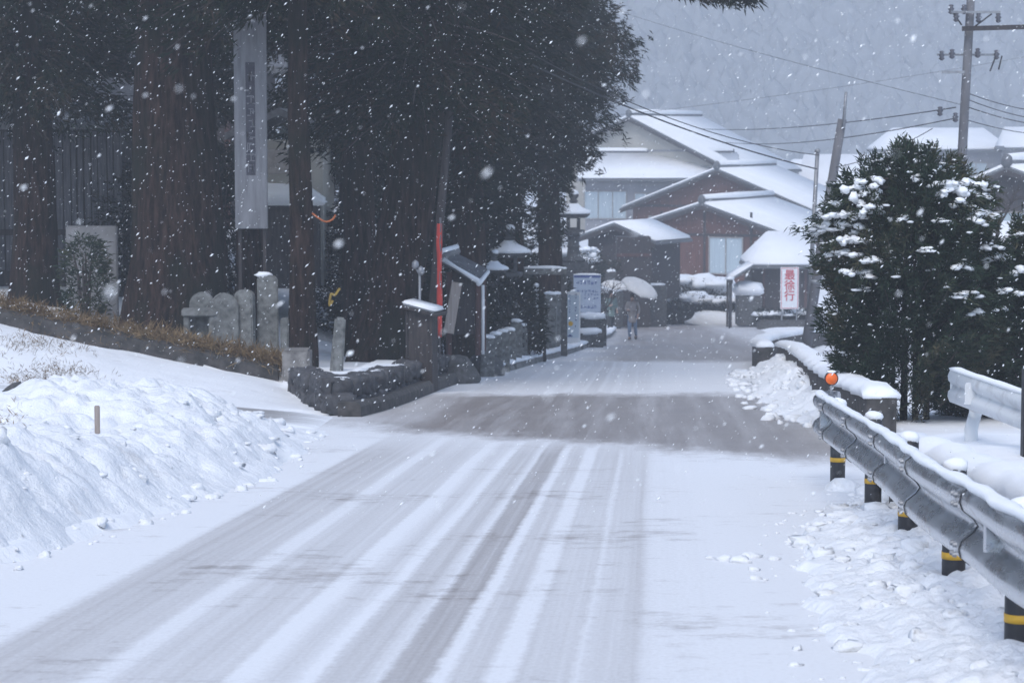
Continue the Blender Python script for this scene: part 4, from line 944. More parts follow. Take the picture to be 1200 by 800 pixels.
t = thing('garden_lamp', 'thin grey post with two small lamp heads behind the black box', 'lamp', (a.x, Y, a.z)); h = b.z - a.z
MB().tube([(0, 0, -.2), (0, 0, h)], .022, 8).build('post', M['steelgrey'], t, True)
for (dx, dz) in ((.02, .0), (-.07, .1)):
    l = MB(); l.lathe([(.01, .09), (.055, .05), (.06, -.02), (.03, -.06)], 10, (dx, 0, h + dz)); l.build('lamp_head', M['steelgrey'], t, True)
MB().tube([(0, 0, h - .05), (-.07, 0, h + .06)], .014, 6).build('arm', M['steelgrey'], t, True)
Y = 38.9; a = at(497, 462, Y); z0 = GB(Y) + .0
t = thing('notice_box', 'black narrow wooden box with a tilted snow covered roof', 'box', (a.x, Y, z0), -.25)
H_ = at(497, 364, Y).z - z0
MB().box((-.03, 0, H_ / 2), (.42, .42, H_)).build('body', M['darkwood'], t, bevel=.015)
for q in (-.225, .19): MB().box((q, -.215, H_ / 2), (.035, .035, H_)).build('corner_post', M['darkwood'], t)
R = Matrix.Rotation(.24, 3, 'Y')
MB().box((0, 0, H_ + .02), (.62, .66, .05), rot=R).build('roof', M['darkwood'], t)
MB().blob((-.01, 0, H_ + .075), (.30, .31, .055), n=14, k=6, amp=.06, box=.5)
s = MB(); s.box((0, 0, 0), (.58, .62, .07)); o = s.build('snow', M['snow'], t, True, bevel=.03); o.location = (-.01, 0, H_ + .085); o.rotation_euler = (0, .24, 0)

# ------------------------------------------------------------------ notice shelter with tiled roof
Y = 44.5; a = at(542, 402, Y)
t = thing('notice_shelter', 'small shelter with grey tiled roof, red brown posts and a white plank', 'shelter', (a.x, Y, a.z), .35)
def L3(px, py, dy=0.0):
    v = at(px, py, Y + dy) - t.location; c, s = math.cos(-.35), math.sin(-.35); return Vector((v.x * c - v.y * s, v.x * s + v.y * c, v.z))
zr = L3(520, 302).z; ze = L3(567, 333).z
r_ = MB(); A = L3(515, 303, .45); B = L3(535, 297, 1.3); C_ = L3(568, 331, 0.1); D_ = L3(572, 322, 1.2)
A0 = L3(520, 316, -.25); 
th = Vector((0, 0, .07))
q = [L3(517, 307, 0), L3(560, 334, 0), L3(571, 319, 1.6), L3(534, 301, 1.6)]
r_.add(q + [v + th for v in q], [(3, 2, 1, 0), (4, 5, 6, 7), (0, 1, 5, 4), (1, 2, 6, 5), (2, 3, 7, 6), (3, 0, 4, 7)])
for i in range(1, 9):
    f = i / 9; r_.tube([q[0] * (1 - f) + q[3] * f + th, q[1] * (1 - f) + q[2] * f + th], .035, 6)
ro = r_.build('roof', M['tile'], t)
MB().tube([L3(517, 306, -.05) + th * 1.3, L3(535, 300, 1.65) + th * 1.3], .085, 8).build('ridge', M['tile'], ro, True)
MB().tube([L3(516, 304, -.05) + th * 2, L3(535, 298, 1.6) + th * 2], [.06, .055], 8).build('snow', M['snow'], ro, True)
MB().tube([L3(519, 308, -.06) + th * 1, L3(535, 318, -.06) + th, L3(561, 334, -.06) + th], [.045, .03, .05], 8).build('snow', M['snow'], ro, True)
MB().tube([L3(561, 335, -.06) + th * .6, L3(572, 321, 1.6) + th * .6], [.05, .04], 8).build('snow', M['snow'], ro, True)
for (px, dy) in ((526, .3), (560, .3), (566, 1.2)):
    u = L3(px, 322 if px < 540 else 331, dy); MB().box((u.x, u.y, u.z / 2 - .1), (.09, .09, u.z + .3)).build('post', M['redwood'], t)
u0 = L3(566, 334, -.05); MB().tube([Vector((u0.x, u0.y, -.2)), u0], .03, 8).build('rain_pipe', M['whitepaint'], t, True)
u0 = L3(525, 390, -.05); u1 = L3(536, 331, -.05); MB().box((u0 + u1) / 2, (.2, .03, (u1 - u0).length), rot=Matrix.Rotation(math.atan2((u1 - u0).x, (u1 - u0).z), 3, 'Y')).build('white_plank', M['palewood'], t)
b = L3(545, 360, .8); MB().box((b.x, b.y, .65), (.72, .04, 1.1)).build('back_board', M['darkwood'], t)

# ------------------------------------------------------------------ fences of short stone posts
gP = 'stone posts fencing the shrine front'
def post_row(label, pts, w, h0, seed, rail=None):
    """each post its own part of one fence; pts are (px, Y, height)"""
    px, Y, _ = pts[0]; o = Vector(((px - CX) / FPX * Y, Y, 0)); o.z = zat(o.x, Y)
    t = thing('stone_fence', label, 'stone fence', o); random.seed(seed); tops = []
    for (px, Y, h) in pts:
        x = (px - CX) / FPX * Y; z = zat(x, Y); c = Vector((x, Y, z)) - o
        p = MB(); slab(p, w, w * .9, h, top=.45); b = p.build('post', M['stone'], t, bevel=.03); b.location = c; b.rotation_euler = (random.uniform(-.03, .03), random.uniform(-.03, .03), random.uniform(-.1, .1))
        s = MB(); s.blob((0, .0, h), (w * .5, w * .5, .05), n=10, k=6, amp=.18); q = s.build('snow', M['snow'], b, True)
        tops.append(c + Vector((0, 0, h)))
    if rail:
        MB().tube([v + Vector((0, 0, -rail)) for v in tops], .05, 6).build('rail', M['stone'], t, True)
    return t
post_row('row of short thick stone posts at the kerb beside the tiled shelter', [(571, 46.2, .78), (581, 47.6, .82), (590, 49.2, .84), (598, 50.9, .86), (604, 52.6, .92), (611, 54.4, .8)], .27, 1, 1, .4)
post_row('taller row of round headed stone posts behind the white sign', [(644, 62, 1.45), (649, 64.5, 1.45), (653, 67, 1.45), (657, 70, 1.45), (661, 73, 1.45), (665, 76.5, 1.45), (668, 80, 1.45)], .34, 1, 2, .5)
Y = 60.0; a = at(614, 318, Y); b = at(664, 317, Y)
t = thing('stone_rail', 'horizontal grey stone beam on two posts in front of the tall lantern', 'stone rail', (a.x, Y, zat(a.x, Y))); zb = t.location.z
MB().box(((b.x - a.x) / 2, 0, a.z - zb), (b.x - a.x, .18, .16)).build('beam', M['stone'], t, bevel=.02)
for q in (.06, b.x - a.x - .06): MB().box((q, 0, (a.z - zb) / 2 - .1), (.16, .16, a.z - zb + .1)).build('post', M['darkstone'], t, bevel=.01)
s = snowcap([(0, 0, a.z - zb + .08), ((b.x - a.x) / 2, 0, a.z - zb + .08), (b.x - a.x, 0, a.z - zb + .08)], .16, .05, parent=t)
Y = 57.5; a = at(628, 412, Y); zb = zat(a.x, Y); H_ = at(628, 334, Y).z - zb
t = thing('marker_post', 'slender post painted white on its upper half beside the kerb', 'post', (a.x, Y, zb))
MB().box((0, 0, H_ * .25), (.13, .13, H_ * .5 + .3)).build('post', M['darkstone'], t, bevel=.01)
MB().box((0, 0, H_ * .75 + .07), (.134, .134, H_ * .5 - .15)).build('white_half', M['chipped'], t, bevel=.01)
MB().blob((0, 0, H_), (.08, .08, .05), amp=.1).build('snow', M['snow'], t, True)
Y = 56.5; a = at(638, 410, Y); zb = zat(a.x, Y)
t = thing('wooden_stake', 'short dark stake right of the half white post', 'stake', (a.x, Y, zb)); MB().box((0, 0, .2), (.08, .08, .55)).build('stake', M['darkwood'], t, bevel=.01)
MB().blob((0, 0, .48), (.05, .05, .03), amp=.1).build('snow', M['snow'], t, True)

# ------------------------------------------------------------------ stone lanterns
def lantern(label, px, Y, ztop_px, zbase, k, snow=True):
    x = (px - CX) / FPX * Y; top = at(px, ztop_px, Y).z; t = thing('stone_lantern', label, 'stone lantern', (x, Y, zbase)); H = top - zbase
    u = H / 3.0 if k is None else k
    f0 = H - 2.55 * u                                   # height of the plinth courses
    mb = MB()
    n = max(1, int(f0 / .3) + 1)
    for i in range(n): mb.box((0, 0, f0 * (i + .5) / n), (.95 * u * (1.35 - .3 * i / n), .95 * u * (1.35 - .3 * i / n), f0 / n * .98))
    mb.build('plinth', M['darkstone'], t, bevel=.02)
    MB().lathe([(.42 * u, 0), (.42 * u, .1 * u), (.24 * u, .2 * u), (.2 * u, .5 * u), (.25 * u, .55 * u), (.2 * u, .6 * u), (.22 * u, .9 * u)], 12, (0, 0, f0)).build('shaft', M['darkstone'], t, True)
    MB().lathe([(.22 * u, .9 * u), (.42 * u, 1.02 * u), (.42 * u, 1.12 * u), (.3 * u, 1.14 * u)], 6, (0, 0, f0), rot0=.3).build('platform', M['darkstone'], t)
    fb = MB()
    for i in range(4):
        a = math.pi / 4 + i * math.pi / 2; fb.box((.25 * u * math.cos(a), .25 * u * math.sin(a), f0 + 1.36 * u), (.11 * u, .11 * u, .46 * u))
    fb.box((0, 0, f0 + 1.17 * u), (.46 * u, .46 * u, .07 * u)); fb.box((0, 0, f0 + 1.57 * u), (.46 * u, .46 * u, .07 * u)); fb.build('firebox', M['darkstone'], t)
    MB().lathe([(.5 * u, 1.56 * u), (.62 * u, 1.66 * u), (.6 * u, 1.71 * u), (.36 * u, 1.84 * u), (.14 * u, 2.05 * u), (.12 * u, 2.1 * u)], 6, (0, 0, f0), rot0=.3).build('roof', M['darkstone'], t)
    MB().lathe([(.1 * u, 2.08 * u), (.17 * u, 2.14 * u), (.1 * u, 2.2 * u), (.19 * u, 2.32 * u), (.15 * u, 2.44 * u), (.02 * u, 2.56 * u)], 10, (0, 0, f0)).build('finial', M['darkstone'], t, True)
    if snow:
        s = MB(); s.lathe([(.61 * u, 1.70 * u), (.63 * u, 1.75 * u), (.56 * u, 1.82 * u), (.3 * u, 1.93 * u), (.16 * u, 2.06 * u)], 12, (0, 0, f0)); s.build('snow', M['snow'], t, True)
        MB().blob((.02, -.02, f0 + 2.42 * u), (.15 * u, .15 * u, .12 * u), amp=.15).build('snow', M['snow'], t, True)
    return t
gL = 'stone lanterns at the shrine front'
x = (672 - CX) / FPX * 86; l = lantern('tall slender stone lantern standing out against the cream house', 672, 86, 222, GB(86) + .1, 1.02); l['group'] = gL
x = (597 - CX) / FPX * 58; l = lantern('nearer broad stone lantern with thick snow on its roof under the cedars', 597, 57.6, 262, zat(x, 57.6), .82); l['group'] = gL
x = (579 - CX) / FPX * 55; l = lantern('low stone lantern with snow cap between the shelter and the broad lantern', 579, 55, 292, zat(x, 55), .55); l['group'] = gL
# snow covered shrubs and rocks behind the posts
random.seed(12)
for i, (px, py, Y, w_, h_, lab) in enumerate([(640, 262, 90, .8, .55, 'snow laden bush left of the tall lantern'), (652, 285, 90, .9, .6, 'snow covered bush just left of the tall lantern shaft'), (700, 300, 114, 1.1, .55, 'snow mound bush right of the tall lantern'), (628, 300, 88, .7, .8, 'snow covered bush above the stone beam'), (690, 292, 110, .6, .4, 'small snow cap bush behind the tall lantern')]):
    p = at(px, py, Y); zb = zat(p.x, Y)
    t = thing('snowy_bush', lab, 'bush', (p.x, Y, zb), 0, 'snow covered bushes behind the lantern')
    rg = np.random.default_rng(i); H_ = p.z - zb
    n = 260; th = rg.random(n) * 6.28; q = rg.random(n) ** .5; P = np.stack([w_ * q * np.cos(th), w_ * q * np.sin(th), H_ * rg.random(n) * .95], 1); D = np.stack([np.cos(th), np.sin(th), .4 + 0 * th], 1)
    V, F = sprays(P, D, 8, .22, .05, .5, .08, rg); arrays('foliage', V, F, M['cedar'], t)
    s = MB()
    for k in range(6): s.blob((random.uniform(-.6, .6) * w_, random.uniform(-.8, .3) * w_, H_ + random.uniform(-.7, .1) * h_), (w_ * random.uniform(.25, .45), w_ * .4, h_ * random.uniform(.25, .4)), amp=.25)
    s.build('snow', M['snow'], t, True)
t = thing('garden_wall', 'dark stone bank with snow on top below the gatehouse', 'wall', (4.3, 112, zat(4.3, 112)))
mb = MB(); mb.box((-.6, 0, .7), (3.0, 1.2, 1.8)); mb.build('wall', M['darkstone'], t, bevel=.1)
s = MB(); s.blob((-.6, 0, 1.6), (1.6, .7, .22), n=16, k=6, amp=.2, box=.6); s.build('snow', M['snow'], t, True)

# ------------------------------------------------------------------ signs
def glyphs(mb, x0, z0, w, h, y, rows, cols, seed, fill=.8):
    rr = random.Random(seed)
    for i in range(rows):
        for j in range(cols):
            if rr.random() > fill: continue
            cx_, cz = x0 + (j + .5) * w / cols, z0 + (i + .5) * h / rows; gw, gh = w / cols * .8, h / rows * .72
            for q in range(3):
                if rr.random() < .5: mb.box((cx_, y, cz + rr.uniform(-.4, .4) * gh), (gw * rr.uniform(.6, 1), .004, gh * .16))
                else: mb.box((cx_ + rr.uniform(-.4, .4) * gw, y, cz), (gw * .16, .004, gh * rr.uniform(.6, 1)))
Y = 69.0; a = at(668, 404, Y); b = at(668, 342, Y); H_ = b.z - a.z; W_ = 24 / FPX * Y
t = thing('sign_board', 'white upright sign with columns of blue writing and a yellow emblem', 'sign', (a.x, Y, a.z), -.1)
MB().box((0, 0, H_ / 2), (W_, .06, H_)).build('panel', M['whitepaint'], t, bevel=.008)
MB().box((0, -.033, H_ / 2 + .06), (W_ * .88, .006, H_ * .8)).build('face', M['palesign'], t)
mb = MB(); glyphs(mb, -.22, .5, .07, 1.0, -.039, 12, 1, 1); glyphs(mb, -.04, .75, .06, .72, -.039, 9, 1, 2); glyphs(mb, .13, .5, .08, 1.0, -.039, 11, 1, 3); mb.box((0, -.038, .26), (.14, .004, .03)); mb.box((0, -.038, .285), (.07, .004, .03)); mb.build('writing', M['blueink'], t)
MB().lathe([(.07, -.004), (.07, .004)], 14, (0, 0, 0)).build('emblem', M['yellow'], t).matrix_local = Matrix.Translation((.02, -.039, .62)) @ Matrix.Rotation(math.pi / 2, 4, 'X')
for q in (-.25, .25): MB().box((q, .05, H_ / 2 - .2), (.05, .05, H_ + .3)).build('leg', M['steelgrey'], t)
MB().box((0, .04, -.16), (.72, .5, .36)).build('base', M['darkconc'], t, bevel=.03)
MB().blob((0, -.1, .01), (.34, .12, .04), amp=.2).build('snow', M['snow'], t, True)
Y = 80.0; a = at(688, 366, Y); b = at(688, 322, Y); H_ = b.z - a.z; W_ = 32 / FPX * Y; zb = zat(a.x, Y) - a.z
t = thing('notice_board', 'wide blue grey notice board behind the white upright sign', 'notice board', a, -.08)
MB().box((0, 0, H_ / 2), (W_, .07, H_)).build('panel', M['boardface'], t, bevel=.01)
mb = MB(); glyphs(mb, -.38, H_ - .36, .74, .2, -.04, 1, 6, 4, 1); mb.box((0, -.039, H_ - .05), (W_ * .96, .004, .09)); glyphs(mb, -.36, H_ - .62, .74, .14, -.04, 1, 6, 6, 1); glyphs(mb, -.1, .42, .5, .24, -.04, 2, 5, 7, .9); glyphs(mb, -.22, .1, .55, .18, -.04, 1, 5, 8, 1); mb.build('writing', M['blueink'], t)
for q in (-W_ / 2 + .05, W_ / 2 - .05): MB().box((q, .06, H_ / 2 + zb / 2), (.07, .07, H_ - zb + .2)).build('leg', M['darkwood'], t)
snowcap([(-W_ / 2, 0, H_), (0, 0, H_), (W_ / 2, 0, H_)], .1, .05, parent=t)
for px, py, Y, w_, h_, lab in [(692, 372, 74, .45, .25, 'snow capped stone block under the notice board'), (690, 390, 72, .4, .34, 'rounded snowy stone at the kerb right of the white sign')]:
    x = (px - CX) / FPX * Y; zb = zat(x, Y); h2 = at(px, py, Y).z - zb
    t = thing('stone_block', lab, 'stone block', (x, Y, zb), .3, 'snowy stones by the signs'); MB().box((0, 0, h2 / 2 - .05), (w_ * 2, w_ * 1.3, h2 + .1)).build('block', M['darkstone'], t, bevel=.05)
    MB().blob((0, 0, h2 + .04), (w_, w_ * .7, .12), n=12, k=6, amp=.15, box=.7).build('snow', M['snow'], t, True)

# ------------------------------------------------------------------ people with umbrellas
def skin(verts, edges, radii, root=0, sub=2):
    me = bpy.data.meshes.new('body'); me.from_pydata(verts, edges, []); o = bpy.data.objects.new('body', me); COL.objects.link(o)
    o.modifiers.new('s', 'SKIN'); d = me.skin_vertices[0].data
    for i, r in enumerate(radii):
        d[i].radius = (r, r) if not isinstance(r, tuple) else r; d[i].use_root = (i == root)
    m = o.modifiers.new('u', 'SUBSURF'); m.levels = sub; m.render_levels = sub
    r = bpy.data.meshes.new_from_object(o.evaluated_get(bpy.context.evaluated_depsgraph_get())); bpy.data.objects.remove(o); return r
def person(label, loc, rz, h, coat, trousers, hood=False, seed=0):
    k = h / 1.7; t = thing('person', label, 'person', loc, rz, 'people walking under umbrellas')
    v = [(0, 0, .92), (0, 0, 1.1), (0, .01, 1.32), (0, .01, 1.44), (0, -.01, 1.52), (0, -.02, 1.62), (0, -.015, 1.70),
         (-.18, 0, 1.38), (-.23, -.06, 1.14), (-.12, -.22, 1.12), (-.09, -.27, 1.16), (.18, 0, 1.38), (.24, .02, 1.12), (.22, -.10, .90), (.21, -.13, .82),
         (-.09, 0, .84), (-.10, -.10, .48), (-.10, .02, .09), (-.10, -.14, .04), (.09, 0, .84), (.10, .06, .48), (.10, .22, .12), (.10, .10, .05)]
    v = [tuple(c * k for c in p) for p in v]
    e = [(0, 1), (1, 2), (2, 3), (3, 4), (4, 5), (5, 6), (2, 7), (7, 8), (8, 9), (9, 10), (2, 11), (11, 12), (12, 13), (13, 14), (0, 15), (15, 16), (16, 17), (17, 18), (0, 19), (19, 20), (20, 21), (21, 22)]
    r = [.13, .12, .14, .06, .055, .095, .07, .06, .045, .036, .034, .06, .045, .036, .034, .085, .06, .042, .04, .085, .06, .042, .04]
    link('body', skin(v, e, [q * k for q in r]), M['skin'], t, True)
    cv = v[:3] + [v[7], v[8], tuple((np.array(v[8]) * .3 + np.array(v[9]) * .7)), v[11], v[12], tuple((np.array(v[12]) * .3 + np.array(v[13]) * .7)), (0, 0, .62 * k)]
    ce = [(0, 1), (1, 2), (2, 3), (3, 4), (4, 5), (2, 6), (6, 7), (7, 8), (0, 9)]
    link('coat', skin(cv, ce, [q * k for q in [.185, .165, .165, .085, .068, .06, .085, .068, .06, .22 if hood else .18]]), M[coat], t, True)
    tv = [v[0], v[15], v[16], v[17], v[19], v[20], v[21]]
    link('trousers', skin(tv, [(0, 1), (1, 2), (2, 3), (0, 4), (4, 5), (5, 6)], [q * k for q in [.135, .1, .075, .06, .1, .075, .06]]), M[trousers], t, True)
    for a, b in ((17, 18), (21, 22)):
        link('boot', skin([v[a], tuple(np.array(v[a]) * .9 + np.array(v[b]) * .1 - np.array((0, 0, .03 * k))), v[b]], [(0, 1), (1, 2)], [.065 * k, .06 * k, .052 * k]), M['darkcloth'], t, True)
    hb = MB(); hb.blob((0, .015 * k, 1.645 * k), (.105 * k, .115 * k, .12 * k), n=14, k=10, amp=.04); hb.build('hair', M['hair'], t, True)
    MB().blob((0, -.105 * k, 1.615 * k), (.014 * k, .02 * k, .022 * k), n=6, k=5, amp=0).build('nose', M['skin'], t, True)
    for s in (-.035, .035): MB().blob((s * k, -.098 * k, 1.645 * k), (.012 * k, .008 * k, .008 * k), n=6, k=5, amp=0).build('eye', M['darkcloth'], t, True)
    for j, base in enumerate((v[10], v[14])):
        for f in range(5):
            a = (f - 2) * .35; fx = base[0] + .02 * k * math.sin(a * 2); p0 = Vector(base); 
            q = p0 + Vector((.03 * math.sin(a * 2), -.03, -.015 + .01 * f)) * k; q2 = q + Vector((.012, -.006, -.03)) * k
            MB().tube([p0, q, q2], [.011 * k, .01 * k, .007 * k], 6).build('finger', M['skin'], t, True)
    return t, Vector(v[10])
def umbrella(label, hand, tip, R=.58, snow=False):
    hand = Vector(hand); tip = Vector(tip); d = (tip - hand).normalized(); t = thing('umbrella', label, 'umbrella', hand, 0, 'umbrellas in the snow')
    t.rotation_mode = 'QUATERNION'; t.rotation_quaternion = d.to_track_quat('Z', 'Y'); L_ = (tip - hand).length
    MB().tube([(0, 0, -.12), (0, 0, L_ + .05)], .008, 6).build('shaft', M['steelgrey'], t, True)
    MB().tube([(0, 0, -.1), (0, 0, -.2), (.03, 0, -.23), (.06, 0, -.2)], .013, 6).build('handle', M['darkwood'], t, True)
    n = 32; vs = []; rings = 7
    for i in range(rings):
        f = i / (rings - 1)
        for j in range(n):
            a = 6.2832 * j / n; sc = 1 - .07 * f * f * abs(math.sin(4 * a)); rr = R * math.sin(f * 1.15) / math.sin(1.15) * sc
            vs.append((rr * math.cos(a), rr * math.sin(a), L_ - .26 * (1 - math.cos(f * 1.15)) / (1 - math.cos(1.15)) - 0.0 * f + .03 * f * f * abs(math.sin(4 * a))))
    fs = [(i * n + j, i * n + (j + 1) % n, (i + 1) * n + (j + 1) % n, (i + 1) * n + j) for i in range(rings - 1) for j in range(n)]
    o = MB().add(vs, fs).build('canopy', M['umbcloth'], t, True); m = o.modifiers.new('th', 'SOLIDIFY'); m.thickness = .006
    for j in range(8):
        a = 6.2832 * j / 8; MB().tube([(.02 * math.cos(a), .02 * math.sin(a), L_ - .22), (R * .5 * math.cos(a), R * .5 * math.sin(a), L_ - .085)], .004, 4).build('rib', M['steelgrey'], t)
    return t
p1 = on_ground(716, 389, 0.02)
per, hd = person('person in a green grey raincoat walking by the notice board under an umbrella', p1, .35, 1.72, 'greencoat', 'darkcloth', True)
h1 = per.matrix_basis @ hd if False else (Matrix.Translation(p1) @ Matrix.Rotation(.35, 4, 'Z') @ hd)
umbrella('plain off white umbrella tilted right over the green raincoat', h1, at(722, 329, p1.y - .45), .60)
p2 = on_ground(741, 398, 0.0)
per, hd = person('person in a beige jacket and pale jeans walking under a large umbrella', p2, -.25, 1.6, 'beigecoat', 'jeans')
h2 = Matrix.Translation(p2) @ Matrix.Rotation(-.25, 4, 'Z') @ hd
umbrella('larger off white scalloped umbrella tilted over the beige jacket', h2, at(753, 331, p2.y - .6), .72)

# hall and hedges added as a dark backing behind the cedars
Y = 66.0; a = at(150, 330, Y); b = at(308, 330, Y); zb = zat(a.x, Y) - .3; W_ = b.x - a.x; h = 4.4
t = thing('backdrop_hall', 'timber hall added as a dark backdrop behind the giant cedar', 'hall', ((a.x + b.x) / 2, Y + 2, zb))
MB().box((0, 0, h / 2), (W_, 4, h)).build('wall', M['darkwood'], t)
for q in range(5): MB().box((-W_ / 2 + W_ * q / 4, -2.03, h / 2), (.16, .08, h)).build('pillar', M['redwood'], t)
r_ = MB(); r_.prism([(-3, h - .1), (0, h + 1.6), (3, h - .1), (3, h + .08), (0, h + 1.78), (-3, h + .08)], -W_ / 2 - .8, W_ / 2 + .8); ro = r_.build('roof', M['tile'], t); ro.rotation_euler.z = math.pi / 2
r_ = MB(); r_.prism([(-2.95, h + .09), (0, h + 1.79), (2.95, h + .09), (2.9, h + .26), (0, h + 1.96), (-2.9, h + .26)], -W_ / 2 - .75, W_ / 2 + .75)

for k, (px, w_) in enumerate([(380, 3.2), (475, 3.2), (560, 3.0)]):
    Y = 82 + k; x = (px - CX) / FPX * Y; zb = zat(x, Y)
    t = thing('backdrop_hedge', ['tall hedge added as dark backdrop behind the small white house', 'tall hedge added as dark backdrop deep behind the leaning trunk', 'tall hedge added as dark backdrop behind the stone lanterns'][k], 'hedge', (x, Y, zb), 0, 'tall hedges added as dark backdrop to the shrine ground')
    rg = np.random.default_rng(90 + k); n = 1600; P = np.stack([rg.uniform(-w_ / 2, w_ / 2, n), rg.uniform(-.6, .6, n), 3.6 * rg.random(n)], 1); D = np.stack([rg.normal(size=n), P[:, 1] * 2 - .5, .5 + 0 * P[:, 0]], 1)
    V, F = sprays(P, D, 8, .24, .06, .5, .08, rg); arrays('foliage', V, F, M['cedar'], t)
# ================================================================== HOUSES
def window_(t, c, ax, w, h, mull=2, face=None, cat=None):
    """ring frame with one curtained pane; c centre, ax 'x' (front) or 'y' (side)"""
    R = Matrix.Identity(3) if ax == 'x' else Matrix.Rotation(math.pi / 2, 3, 'Z')
    mb = MB(); f = .07; c = Vector(c)
    for s in (-1, 1):
        mb.box(c + R @ Vector((s * (w / 2 - f / 2), 0, 0)), (f, .1, h), rot=R); mb.box(c + R @ Vector((0, 0, s * (h / 2 - f / 2))), (w - 2 * f, .1, f), rot=R)
    for i in range(1, mull): mb.box(c + R @ Vector((-w / 2 + w * i / mull, -.004, 0)), (f * .8, .09, h - 2 * f), rot=R)
    o = mb.build('window', M['frame'], t)
    MB().box(c + R @ Vector((0, .02, 0)), (w - 2 * f, .03, h - 2 * f), rot=R).build('pane', M['pane'], o); return o
def gable_roof(t, wl, wr, he_l, he_r, ha, D, oh, og, mat='tile', snow=.16, ridge=True, cap=True):
    """wl/wr half widths, eave heights, apex height at x=0, ridge along +y"""
    sl = (ha - he_l) / wl; sr = (ha - he_r) / wr; xl, xr = -wl - oh, wr + oh; zl, zr = he_l - sl * oh, he_r - sr * oh
    e = .03; th = .14
    rf = MB().prism([(xl, zl + e), (0, ha + e), (xr, zr + e), (xr, zr + e + th), (0, ha + e + th), (xl, zl + e + th)], -og, D + og).build('roof', M[mat], t)
    if snow:
        b = e + th + .004; i = .04
        s = MB().prism([(xl + i, zl + b), (0, ha + b), (xr - i, zr + b), (xr - i, zr + b + snow), (.25, ha + b + snow - .25 * sr * .6), (0, ha + b + snow * 1.02), (-.25, ha + b + snow - .25 * sl * .6), (xl + i, zl + b + snow)], -og + .05, D + og - .05)
        s.build('snow', M['snow_clean'], rf, True, bevel=.08)
    for s_, x_, z_ in ((0, xl, zl), (1, xr, zr)):
        MB().bar((x_ * .995, -og - .03, z_ + e - .05), (0, -og - .03, ha + e - .05), .05, .2).build('bargeboard', M['darkwood'], rf)
    if ridge:
        y0, y1 = -og + .1, D + og - .1; z = ha + e + th + snow
        MB().box((0, (y0 + y1) / 2, z + .03), (.34, y1 - y0, .28)).build('ridge', M['tile'], rf, bevel=.05)
        if cap: MB().tube([(0, y0 + .25, z + .19), (0, (y0 + y1) / 2, z + .2), (0, y1, z + .19)], [.19, .22, .19], 8).build('ridge_snow', M['snow_clean'], rf, True)
        MB().blob((0, y0 - .02, z + .08), (.24, .12, .3), n=10, k=6, amp=.08).build('ridge_end_tile', M['tile'], rf, True)
    return rf
def gable_house(label, apex, rz, wl, wr, he_l, he_r, ha, D, wall, oh=.6, og=.5, wins=(), cat='house', roofmat='tile', snow=.16, ridge=True, name='house', cap=True, below=1.5):
    """apex = world point of the front gable tip; heights measured from the base"""
    t = thing(name, label, cat, (apex.x, apex.y, apex.z - ha - .3), rz)
    MB().prism([(-wl, -below), (wr, -below), (wr, he_r), (0, ha), (-wl, he_l)], 0, D).build('wall', M[wall], t)
    gable_roof(t, wl, wr, he_l, he_r, ha, D, oh, og, roofmat, snow, ridge, cap)
    for wn in wins: window_(t, *wn)
    return t
# nearer brown house with a curtained window
A = at(826, 236, 140)
t = gable_house('long brown board house with pale curtained window beside the roadside hut', A, -rad(26), 5.4, 5.6, 2.9, 2.75, 4.6, 11.0, 'brownwood', oh=.5, og=.6,
    wins=[((1.35, -.04, 1.75), 'x', 2.15, 2.2, 2)])
for q in (-2.7, 0, 2.9): MB().box((q, -.03, 1.5), (.14, .05, 5.6)).build('wall_post', M['darkwood'], t)
MB().box((0, -.035, 2.95), (10.6, .04, .14)).build('tie_beam', M['darkwood'], t)
# second brown house behind
A = at(843, 196, 153)
t = gable_house('brown gabled house behind, its ridge topped by a rounded end tile', A, -rad(24), 5.9, 6.8, 3.6, 3.2, 5.9, 11, 'brownwood', oh=.7, og=.6,
    wins=[((-3.6, -.04, 2.3), 'x', 2.4, 1.5, 3)])
MB().box((0, -.035, 3.7), (11.4, .04, .14)).build('tie_beam', M['darkwood'], t)
# cream house
A = at(741, 135, 170)
t = gable_house('big cream plastered house standing highest behind the brown ones', A, -rad(27), 5.2, 7.6, 5.1, 3.6, 7.2, 12, 'creamwall', oh=.5, og=.7, wins=[])
MB().box((0.2, -.03, 5.0), (9.6, .05, .12)).build('gable_beam', M['greywall'], t)
zb = t.location.z
pr = at(767, 182, 168.5); pe = at(767, 211, 166.2)
# skirt roof across its front
t = thing('lower_wing', 'long low wing of the cream house with a straight snow covered roof', 'house wing', (at(775, 211, 167).x, 167, zb), rad(-1.5))
x0 = at(676, 211, 167).x - t.location.x; x1 = at(868, 211, 167).x - t.location.x; ze = pe.z - zb; zr = pr.z - zb
MB().box(((x0 + x1) / 2, 1.1, ze / 2 - .9), (x1 - x0 - 1.2, 2.4, ze + 1.5)).build('wall', M['greywall'], t)
prf = [(-.9, ze - .1), (2.6, zr - .1), (2.6, zr + .06), (-.9, ze + .06)]
def along_x(mb, prof, xa, xb, mi=0):
    n = len(prof); vs = [(xa, y, z) for y, z in prof] + [(xb, y, z) for y, z in prof]
    return mb.add(vs, [tuple(range(n)), tuple(range(2 * n - 1, n - 1, -1))] + [((i + 1) % n, i, n + i, n + (i + 1) % n) for i in range(n)], mi)
rf = along_x(MB(), prf, x0, x1).build('roof', M['tile'], t)
along_x(MB(), [(-.88, ze + .065), (2.58, zr + .065), (2.58, zr + .25), (-.84, ze + .24)], x0 + .05, x1 - .05).build('snow', M['snow_clean'], rf, True, bevel=.06)
MB().tube([(x0 + .5, 2.6, zr + .24), (x1 - .3, 2.6, zr + .24)], .2, 8).build('ridge', M['tile'], rf, True)
